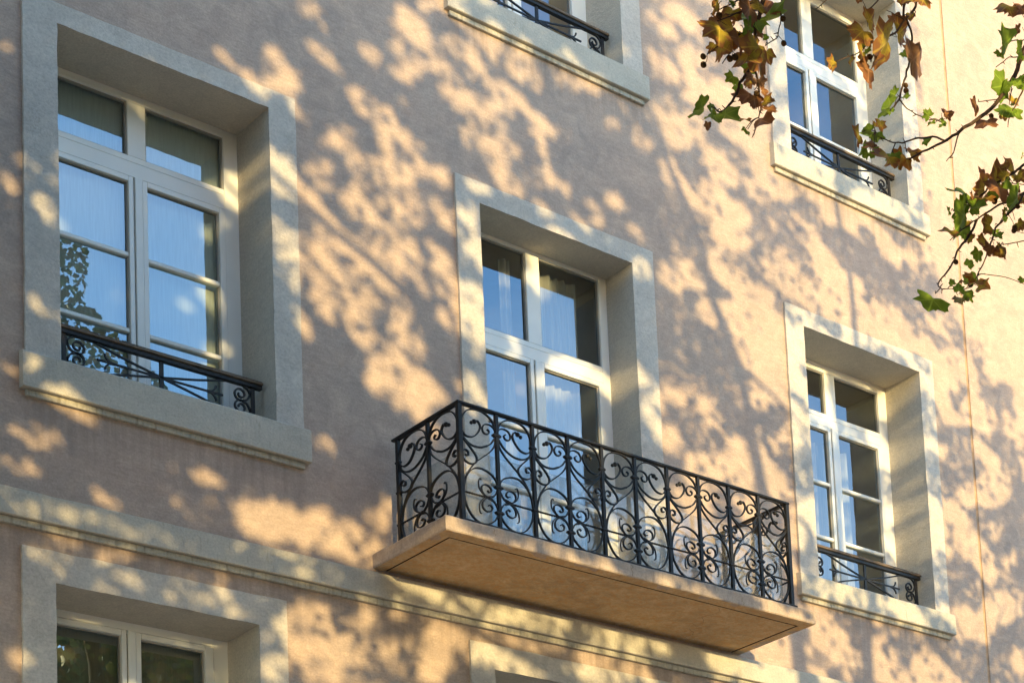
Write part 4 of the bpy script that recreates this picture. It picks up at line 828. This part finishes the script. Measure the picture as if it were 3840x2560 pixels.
    for dz in (-.012, .012): q.sweep([(.66 * BW, -.004, .247 * H + dz * .4), (.74 * BW, -.008, .247 * H + dz), (.84 * BW, -.004, .247 * H + dz * 2.0)], .014, .007)
    P['twisted_bar'] = q
    P['tendril'] = piece([(.70, .25), (.58, .232), (.49, .19), (.46, .14), (.48, .10), (.52, .095)], .012, .0075)
    P['tendril_up'] = piece([(.70, .252), (.57, .272), (.48, .31), (.46, .36), (.49, .395), (.54, .39)], .012, .0075)
    meshes = {}
    for nm, q in P.items():
        me = bpy.data.meshes.new(nm); me.from_pydata(q.v, [], q.f); me.update(); me.materials.append(M_IRON); meshes[nm] = me
    def bay(o_pos, direction, scale, rotz, bi=0):
        for nm, me in meshes.items():
            if rotz and nm.startswith('tendril') and o_pos[0] > 11: continue
            nn = 'tendril' if nm.startswith('tendril') else nm
            ob = share(nn, me, s, o_pos, rotz, (direction * scale, 1, 1))
    for i in range(10):
        even = i if i % 2 == 0 else i + 1
        bay((RX0 + BW * even, RY, RZ0), 1 if i % 2 == 0 else -1, 1.0, 0.0)
    SB = .462
    for x in (RX0, RX1):
        bay((x, RY, RZ0), 1, SB / BW, math.pi / 2); bay((x, RY + 2 * SB, RZ0), -1, SB / BW, math.pi / 2)
    # posts and collars
    pm = MB(); pm.box(-.015, .015, -.015, .015, 0, RZ1 - .018 - PZ1, .002)
    po = None
    cm = MB(); cm.box(-.042, .042, -.019, .019, -.011, .011, .006); cm.box(-.030, .030, -.015, .015, -.018, .018, .004)
    ce = bpy.data.meshes.new('collar'); ce.from_pydata(cm.v, [], cm.f); ce.materials.append(M_IRON)
    pe = bpy.data.meshes.new('post'); pe.from_pydata(pm.v, [], pm.f); pe.materials.append(M_IRON)
    hs_e = (.815, .36, .137); hs_o = (.80, .245)
    for i in range(1, 10):
        x = RX0 + BW * i; share('post', pe, s, (x, RY, PZ1))
        for h in (hs_e if i % 2 else hs_o): share('collar', ce, s, (x, RY, RZ0 + h * H), 0, (1, 1, 1) if i % 2 else (.8, 1, 1))
    for x in (RX0, RX1):
        share('post', pe, s, (x, RY + SB, PZ1)); share('post', pe, s, (x, RY + 2 * SB, PZ1), 0, (1.2, 1.2, 1))
        for h in hs_e: share('collar', ce, s, (x, RY + SB, RZ0 + h * H), math.pi / 2)
        for h in (.80, .53, .245): share('collar', ce, s, (x, RY + 2 * SB, RZ0 + h * H), math.pi / 2, (.8, 1, 1))
balcony()

# ------------------------------------------------------------------ plane trees
LOBES = [(0, 1.0), (12, .86), (17, .90), (27, .70), (40, .72), (52, .92), (60, .84), (65, .88), (80, .64), (98, .66), (112, .76), (122, .64), (140, .48), (160, .30), (172, .16)]
def leaf_outline():
    """palmate outline, stalk at (0,0), tip at (0,1); x half-width about .55"""
    pts = []
    c = (0, .36)
    for a, r in LOBES:
        t = math.radians(a); rr = r * (.64 if a < 45 else .60)
        pts.append((c[0] + rr * math.sin(t) * 1.0, c[1] + rr * math.cos(t)))
    right = pts[:]; left = [(-x, y) for x, y in reversed(pts[1:])]
    return right + [(0, .22)] + left
OUT = leaf_outline()
def leaf_geo(base, tip, ratio, rnd, view):
    b, t = Vector(base), Vector(tip); ax = t - b; ln = ax.length * 1.0; ax.normalize()
    n = (view - b).normalized(); n = (n - ax * n.dot(ax)).normalized(); sd = ax.cross(n)
    # a narrow leaf is a broad one turned about its length and folded along the midrib
    wd = ln * 1.08; want = ratio * ln * 1.15
    ca = max(.22, min(1.0, want / wd)); ang = math.acos(ca) * (1 if rnd.random() < .5 else -1) * .8
    sd2 = sd * math.cos(ang) + n * math.sin(ang); n2 = n * math.cos(ang) - sd * math.sin(ang)
    wsc = wd if want <= wd else want
    fold = .25 + .5 * (1 - ca) + rnd.random() * .2; curlk = (rnd.random() - .3) * .9
    V = []; UV = []
    for ring in (1.0, .55):
        for (x, y) in OUT:
            xx, yy = x * ring, .36 + (y - .36) * ring
            jag = 1 + .24 * (rnd.random() - .5) if ring == 1.0 else 1
            xx *= jag; yy = .36 + (yy - .36) * jag
            zz = abs(xx) * fold * .45 - (yy - .36) ** 2 * curlk + .05 * math.sin(xx * 9 + yy * 7) * ring
            V.append(b + ax * (yy * ln) + sd2 * (xx * wsc * .93) - n2 * (zz * ln)); UV.append((xx * 1.5, (yy - .36) * 1.5))
    V.append(b + ax * (.36 * ln)); UV.append((0, 0)); k = len(OUT); F = []
    for i in range(k):
        j = (i + 1) % k; F.append((i, j, k + j, k + i)); F.append((k + i, k + j, 2 * k))
    return V, F, UV
def leaf_object(parent, base, tip, ratio, kind, rnd):
    V, F, UV = leaf_geo(base, tip, ratio, rnd, CAM_POS)
    o = _mesh_obj('leaf', V, F, M_LEAF[kind], parent, True)
    uv = o.data.uv_layers.new(name='UVMap')
    for l in o.data.loops: uv.data[l.index].uv = UV[l.vertex_index]
    return o

TREE = empty('plane_tree', (12.4, -10.6, -1.6)); TINV = Matrix.Translation(Vector((-12.4, 10.6, 1.6)))
tag(TREE, 'plane tree with brown and green autumn leaves and seed balls at the top right', 'tree')
def tpart(mb, name, mt, sm=True):
    o = _mesh_obj(name, mb.v, mb.f, mt, TREE, sm); o.matrix_parent_inverse = TINV; return o
def wob(pts, amp, n_=5): 
    q = spline(pts, n_); return [p + Vector((noise.noise(p * 1.3), noise.noise(p * 1.3 + Vector((7, 0, 0))), noise.noise(p * 1.3 + Vector((0, 5, 0))))) * amp for p in q]
FORK = Vector((12.35, -10.5, 4.6))
m = MB(); m.tube(wob([(12.4, -10.6, -1.7), (12.38, -10.55, .5), (12.3, -10.5, 2.6), FORK], .05), .34, .24, 10); tpart(m, 'trunk', M_BARK)
HUB = Vector((9.35, -8.2, 8.0))
LIMBS = [([FORK, (11.2, -9.8, 6.6), (10.2, -8.8, 7.6), HUB, (8.9, -7.9, 8.9)], .12, .05),
         ([FORK, (10.6, -10.8, 7.4), (8.2, -11.0, 9.6), (6.0, -11.0, 11.0)], .13, .03),
         ([FORK, (10.2, -11.2, 6.4), (7.8, -11.6, 7.2), (5.2, -11.6, 7.6)], .10, .02),
         ([FORK, (12.2, -10.4, 7.5), (11.6, -10.2, 10.4), (10.6, -10.0, 13.2)], .15, .03),
         ([FORK, (13.2, -10.0, 7.2), (13.6, -9.2, 10.0), (13.4, -8.8, 13.0)], .12, .03),
         ([FORK, (14.0, -9.6, 6.3), (15.6, -8.6, 8.0), (17.2, -8.0, 9.2)], .11, .02),
         ([FORK, (13.8, -9.9, 5.6), (15.6, -8.8, 6.0), (17.4, -8.2, 6.2)], .09, .02),
         ([FORK, (10.9, -10.9, 5.6), (9.0, -11.2, 5.9), (6.6, -11.4, 5.8)], .08, .02)]
for pts, r0, r1 in LIMBS:
    m = MB(); P0 = wob(pts, .12, 8); m.tube(P0, r0, r1, 8)
    for i in range(4, len(P0) - 1, 2):          # side shoots
        d = Vector((random.uniform(-1, 1), random.uniform(-.5, .5), random.uniform(-.5, .9))).normalized() * random.uniform(.6, 1.5)
        if (P0[i] - HUB).length < 1.6 or P0[i].y > -8.6 and P0[i].x < 11: continue
        rr = (r0 + (r1 - r0) * i / len(P0)) * .45
        m.tube(wob([P0[i], P0[i] + d * .5, P0[i] + d + Vector((0, 0, -.15))], .05, 4), rr, .006, 5)
    tpart(m, 'limb', M_BARK)

# twigs and leaves that hang into the picture
branch_objs = []
for i, (r0, r1, pts) in enumerate(BRANCHES):
    m = MB(); P0 = [Vector(p) for p in pts]
    main = r0 >= .0085 and i not in (1, 20) or i in (2, 6, 10, 12, 24, 25, 26, 33)
    if main:
        d = HUB - P0[0]; P0 = [HUB, P0[0] + d * .55 + Vector((0, 0, .12)), P0[0] + d * .15] + P0
    S = spline(P0, 4)
    S = [p + Vector((noise.noise(p * 22), noise.noise(p * 22 + Vector((4, 0, 0))), noise.noise(p * 22 + Vector((0, 8, 0))))) * .006 for p in S]
    m.tube(S, r0 * .85, r1 * .75, 6)
    for k in range(6, len(S) - 2, 3):             # buds and spurs
        d = Vector((random.uniform(-1, 1), random.uniform(-.4, .4), random.uniform(-1, 1))).normalized() * random.uniform(.012, .03)
        m.tube([S[k], S[k] + d * .6, S[k] + d], .0032, .0018, 4)
    branch_objs.append(tpart(m, 'branch', M_TWIG))
rl = random.Random(3)
for bi, kind, ratio, x0, y0, z0, x1, y1, z1 in LEAVES:
    par = branch_objs[bi]
    o = leaf_object(par, (x0, y0, z0), (x1, y1, z1), ratio, kind, rl); o.matrix_parent_inverse = Matrix.Identity(4)
    if kind == 'O': o['label'] = 'orange leaf'
    pts = [Vector(p) for p in BRANCHES[bi][2]]; b = Vector((x0, y0, z0)); best = None
    for k in range(len(pts) - 1):
        a, c = pts[k], pts[k + 1]; t = max(0, min(1, (b - a).dot(c - a) / max(1e-9, (c - a).length_squared))); q = a.lerp(c, t)
        if best is None or (q - b).length < best[0]: best = ((q - b).length, q)
    if .012 < best[0] < .35:                       # leaf stalk
        m = MB(); q = best[1]; mid = (q + b) / 2 + Vector((0, 0, .012)); m.tube(spline([q, mid, b], 4), .0026, .0018, 4); st = _mesh_obj('leaf_stalk', m.v, m.f, M_TWIG, par)
for bi, cnt in ((0, 9), (1, 3), (3, 4), (4, 4), (7, 3), (8, 7), (14, 3), (18, 7), (19, 5), (20, 2), (23, 6), (27, 3)):      # smaller leaves that fill the sprays
    pts = [Vector(p) for p in BRANCHES[bi][2]]
    for q_ in range(cnt):
        k = rl.randrange(0, len(pts) - 1); b = pts[k].lerp(pts[k + 1], rl.random()) + Vector((rl.uniform(-.03, .03), rl.uniform(.02, .10), rl.uniform(-.03, .03)))
        d = Vector((rl.uniform(-.9, .7), rl.uniform(-.3, .3), rl.uniform(-1.1, .15))).normalized() * rl.uniform(.05, .095)
        kd = rl.choice('MMBG' if bi in (0, 1, 3, 4, 8) else 'GGMG')
        o = leaf_object(branch_objs[bi], b, b + d, rl.uniform(.5, .95), kd, rl); o.matrix_parent_inverse = Matrix.Identity(4)
for bi, x, y, z in BALLS:
    m = MB(); c = Vector((x, y, z)); m.ball((0, 0, 0), .0135 + .003 * rl.random(), 14, 10)
    m.v = [tuple(Vector(p) * (1 + .10 * noise.noise(Vector(p) * 260)) + c) for p in m.v]
    par = branch_objs[bi]; o = _mesh_obj('seed_ball', m.v, m.f, M_BALL, par, True)
    pts = [Vector(p) for p in BRANCHES[bi][2]]; q = min(pts, key=lambda p: (p - c).length if p.z > c.z else 9)
    if (q - c).length < .4:
        m = MB(); m.tube(spline([q, (q + c) / 2 + Vector((.01, 0, 0)), c], 4), .002, .0016, 4); _mesh_obj('seed_stalk', m.v, m.f, M_TWIG, par)

# the crown out of frame: its gaps let the low sun through to the facade
def vnoise(x, z, s, seed):
    r = np.random.default_rng(seed); g = r.random((64, 64))
    u, v = x / s, z / s; i, j = np.floor(u).astype(int), np.floor(v).astype(int); fu, fv = u - i, v - j
    fu = fu * fu * (3 - 2 * fu); fv = fv * fv * (3 - 2 * fv)
    a = g[i % 64, j % 64]; b = g[(i + 1) % 64, j % 64]; c = g[i % 64, (j + 1) % 64]; d = g[(i + 1) % 64, (j + 1) % 64]
    return (a * (1 - fu) + b * fu) * (1 - fv) + (c * (1 - fu) + d * fu) * fv
def in_ell(x, z, lst, k):
    r = np.zeros(len(x), bool)
    for (cx, cz, ax, az, bx, bz) in lst:
        det = ax * bz - az * bx; dx, dz = x - cx, z - cz
        p = (dx * bz - dz * bx) / det; q = (-dx * az + dz * ax) / det
        r |= (p * p + q * q) < k * k
    return r
def leaf_cloud(name, pts, size, parent, inv, kinds, seed):
    r = np.random.default_rng(seed); n = len(pts)
    shape = np.array([(0, 0), (.42, .20), (.28, .42), (.40, .74), (0, 1.0), (-.40, .74), (-.28, .42), (-.42, .20)]) - np.array([0, .42])
    k = len(shape)
    ax = r.normal(size=(n, 3)) * .75; ax += np.array([.85, 0, -.6]); ax /= np.linalg.norm(ax, axis=1)[:, None]
    nn = r.normal(size=(n, 3)) + np.array([0, -1.1, .5]); nn -= ax * (nn * ax).sum(1)[:, None]; nn /= np.linalg.norm(nn, axis=1)[:, None]
    sd = np.cross(ax, nn); fold = r.uniform(.1, .5, n)
    V = pts[:, None, :] + size[:, None, None] * (sd[:, None, :] * shape[None, :, 0, None] + ax[:, None, :] * shape[None, :, 1, None] - nn[:, None, :] * (np.abs(shape[None, :, 0]) * fold[:, None])[..., None])
    V = V.reshape(-1, 3); C = pts - ax * 0
    V = np.concatenate([V.reshape(n, k, 3), C[:, None, :]], 1).reshape(-1, 3)
    base = (np.arange(n) * (k + 1))[:, None]
    tri = np.array([(i, (i + 1) % k, k) for i in range(k)])
    Fc = (base[:, :, None] + tri[None]).reshape(-1, 3)
    me = bpy.data.meshes.new(name); me.vertices.add(len(V)); me.vertices.foreach_set('co', V.ravel().astype(np.float32))
    me.loops.add(Fc.size); me.loops.foreach_set('vertex_index', Fc.ravel().astype(np.int32))
    me.polygons.add(len(Fc)); me.polygons.foreach_set('loop_start', (np.arange(len(Fc)) * 3).astype(np.int32)); me.polygons.foreach_set('loop_total', np.full(len(Fc), 3, np.int32))
    for kd in kinds: me.materials.append(M_LEAF[kd])
    mi = np.repeat(r.integers(0, len(kinds), n), k); me.polygons.foreach_set('material_index', mi.astype(np.int32)); me.update(calc_edges=True)
    o = bpy.data.objects.new(name, me); link(o, parent)
    o.matrix_parent_inverse = inv; o['kind'] = 'stuff'; return o
def crown():
    n = CROWN_N
    x = np.where(RNG.random(n) < .64, RNG.uniform(3.8, 12.4, n), RNG.uniform(12.4, 20.5, n)); z = RNG.uniform(2.0, 16.8, n)
    ok = z < 10.33 + .4425 * (x - 6.1) + .7; x, z = x[ok], z[ok]; n = len(x)
    size = np.where(x > 12.6, RNG.uniform(.06, .11, n), RNG.uniform(.075, .13, n))
    ca, sa = math.cos(.49), math.sin(.49); xr = (x * ca - z * sa) * .55 + 40; zr = x * sa + z * ca + 10      # sprays droop to the right
    v1 = np.where(x > 12.6, vnoise(xr, zr, .16, 1) * .6 + vnoise(xr, zr + 3, .55, 2) * .4, vnoise(xr, zr, .30, 4) * .55 + vnoise(xr, zr + 3, .8, 6) * .45)
    keep_p = np.ones(n)
    open_ = np.clip((x - 11.5) / 2.0, 0, 1)                          # the right half of the crown is thinner
    thr = .27 + open_ * .12 - .10 * np.clip((8.2 - x) / 1.5, 0, 1) * (z > 7.5)
    keep = v1 > thr
    thin = (x > 12.6) & (RNG.random(n) < .45); keep &= ~thin
    corner = np.clip((x - 15.7) / .8, 0, 1) * np.clip((z - (10.4 + (16.9 - x) * .9)) / .8, 0, 1)
    keep &= RNG.random(n) > corner * 1.02
    keep &= ~(in_ell(x, z, SUN_GAPS, 1.22) & (RNG.random(n) > .09))
    keep &= ~((x > 8.6) & (x < 12.6) & (RNG.random(n) < .25))
    keep &= ~((x > 7.3) & (x < 9.9) & (z > 4.3) & (z < 7.0) & (RNG.random(n) < .62))     # open side over the hanging twigs
    RAIL_GAPS = [(13.016, 7.555, .97, -.098, -.146, -.285), (11.874, 7.533, .476, -.034, -.134, -.302), (12.568, 7.859, .341, -.082, -.127, -.194)]
    keep &= ~(in_ell(x, z, RAIL_GAPS, 1.0) & (RNG.random(n) < .85))
    fx, fz = RNG.uniform(5.8, 17.5, 150), RNG.uniform(5.0, 14.0, 150); fr, fa = RNG.uniform(.05, .11, 150), RNG.uniform(.3, .9, 150)   # small chinks between the leaves
    chinks = [(a, b_, 1.8 * r_ * math.cos(t_), -1.8 * r_ * math.sin(t_), r_ * math.sin(t_), r_ * math.cos(t_)) for a, b_, r_, t_ in zip(fx, fz, fr, fa)]
    keep &= ~(in_ell(x, z, chinks, 1.0) & (RNG.random(n) < .93))
    add = in_ell(x, z, DENSE, 1.0) & (RNG.random(n) < .8) & ~in_ell(x, z, SUN_GAPS, 1.0)
    keep |= add
    x, z, size = x[keep], z[keep], size[keep]; n = len(x)
    d = SUN_TRAVEL / SUN_TRAVEL.y
    P = np.zeros((n, 3)); good = np.zeros(n, bool)
    for attempt in range(5):          # nearer leaves on the right (crisper shade), farther ones on the left
        t = np.where(x > 12.6, RNG.uniform(7.2 + attempt * .5, 10.4 + attempt * .7, n), RNG.uniform(9.0 + attempt * .6, 13.2, n))
        p = np.stack([x - d.x * t, -t, z - d.z * t], 1)
        q = p - np.array(CAM_POS); zc = q @ np.array(R_FWD)
        u = 1920 + 1779.78 + 7821.397 * (q @ np.array(R_RIGHT)) / np.maximum(zc, 1e-3); vv = 1280 + 2571.757 - 7821.397 * (q @ np.array(R_UP)) / np.maximum(zc, 1e-3)
        bad = (zc > .05) & (u > -150) & (u < 3990) & (vv > -150) & (vv < 2710) | (p[:, 2] < 2.2)
        k = 15.5 / (15.5 + .5 - p[:, 1]); xw = p[:, 0] * k; zw = p[:, 2] * k    # where the panes would mirror this leaf
        clear = ((xw > 6.4) & (xw < 8.4) & (zw > 8.75 - (xw - 6.5) * .75) & (zw < 10.4) & ~((xw < 7.0) & (zw < 8.9))) | ((xw > 10.2) & (xw < 12.2) & (zw > 6.6) & (zw < 10.3)) | ((xw > 14.2) & (xw < 16.2) & (((zw > 7.9) & (zw < 10.3)) | ((zw > 12.5) & (zw < 14.8))))
        bad |= clear | ((xw > 6.4) & (xw < 8.4) & (zw > 7.2) & (zw < 9.4) & (RNG.random(n) < .62))
        new = ~good & ~bad; P[new] = p[new]; good |= new
    keep = good; p = P
    p = p[keep]; s = size[keep]
    m_ = 30000                      # added unseen foliage on the left, dense to block sky light from the facade
    e = np.stack([RNG.uniform(-4.5, 5.0, m_), RNG.uniform(-9.5, -2.6, m_), RNG.uniform(6.5, 16.5, m_)], 1)
    q = e - np.array(CAM_POS); zc = q @ np.array(R_FWD)
    u = 1920 + 1779.78 + 7821.397 * (q @ np.array(R_RIGHT)) / np.maximum(zc, 1e-3); vv = 1280 + 2571.757 - 7821.397 * (q @ np.array(R_UP)) / np.maximum(zc, 1e-3)
    e = e[~((zc > .05) & (u > -700) & (u < 4200) & (vv > -700) & (vv < 3000))]
    p = np.concatenate([p, e]); s = np.concatenate([s, RNG.uniform(.14, .24, len(e))])
    leaf_cloud('crown', p, s, TREE, TINV, ('S', 'T', 'S', 'T'), 5)
    return len(p)
NLEAF = crown(); print('crown leaves', NLEAF)

# a second plane tree across the square: the lower left window mirrors it
TX, TY = 27.4, -40.0
T2 = empty('plane_tree', (TX, TY, -1.6)); I2 = Matrix.Translation(Vector((-TX, -TY, 1.6)))
tag(T2, 'dense green plane tree mirrored darkly in the lower left window', 'tree')
m = MB(); m.tube(wob([(TX, TY, -1.7), (TX - .1, TY, 3), (TX, TY - .1, 9)], .1), .5, .32, 10)
for k in range(7):
    a = k * .9; m.tube(wob([(TX, TY - .1, 8.0), (TX + 1.4 * math.cos(a), TY + 1.4 * math.sin(a), 13), (TX + 2.4 * math.cos(a), TY + 2.4 * math.sin(a), 18.5)], .2), .16, .04, 6)
o = _mesh_obj('trunk', m.v, m.f, M_BARK, T2, True); o.matrix_parent_inverse = I2
q = RNG.normal(size=(22000, 3)); q /= np.linalg.norm(q, axis=1)[:, None]; q *= (RNG.random(22000) ** .4)[:, None]
q = q * np.array([3.6, 4.0, 8.5]) + np.array([TX, TY, 15.5]); q += (vnoise(q[:, 0], q[:, 2], 1.4, 9) - .5)[:, None] * 1.2
leaf_cloud('crown', q, RNG.uniform(.2, .42, len(q)), T2, I2, ('S', 'S', 'T'), 8)
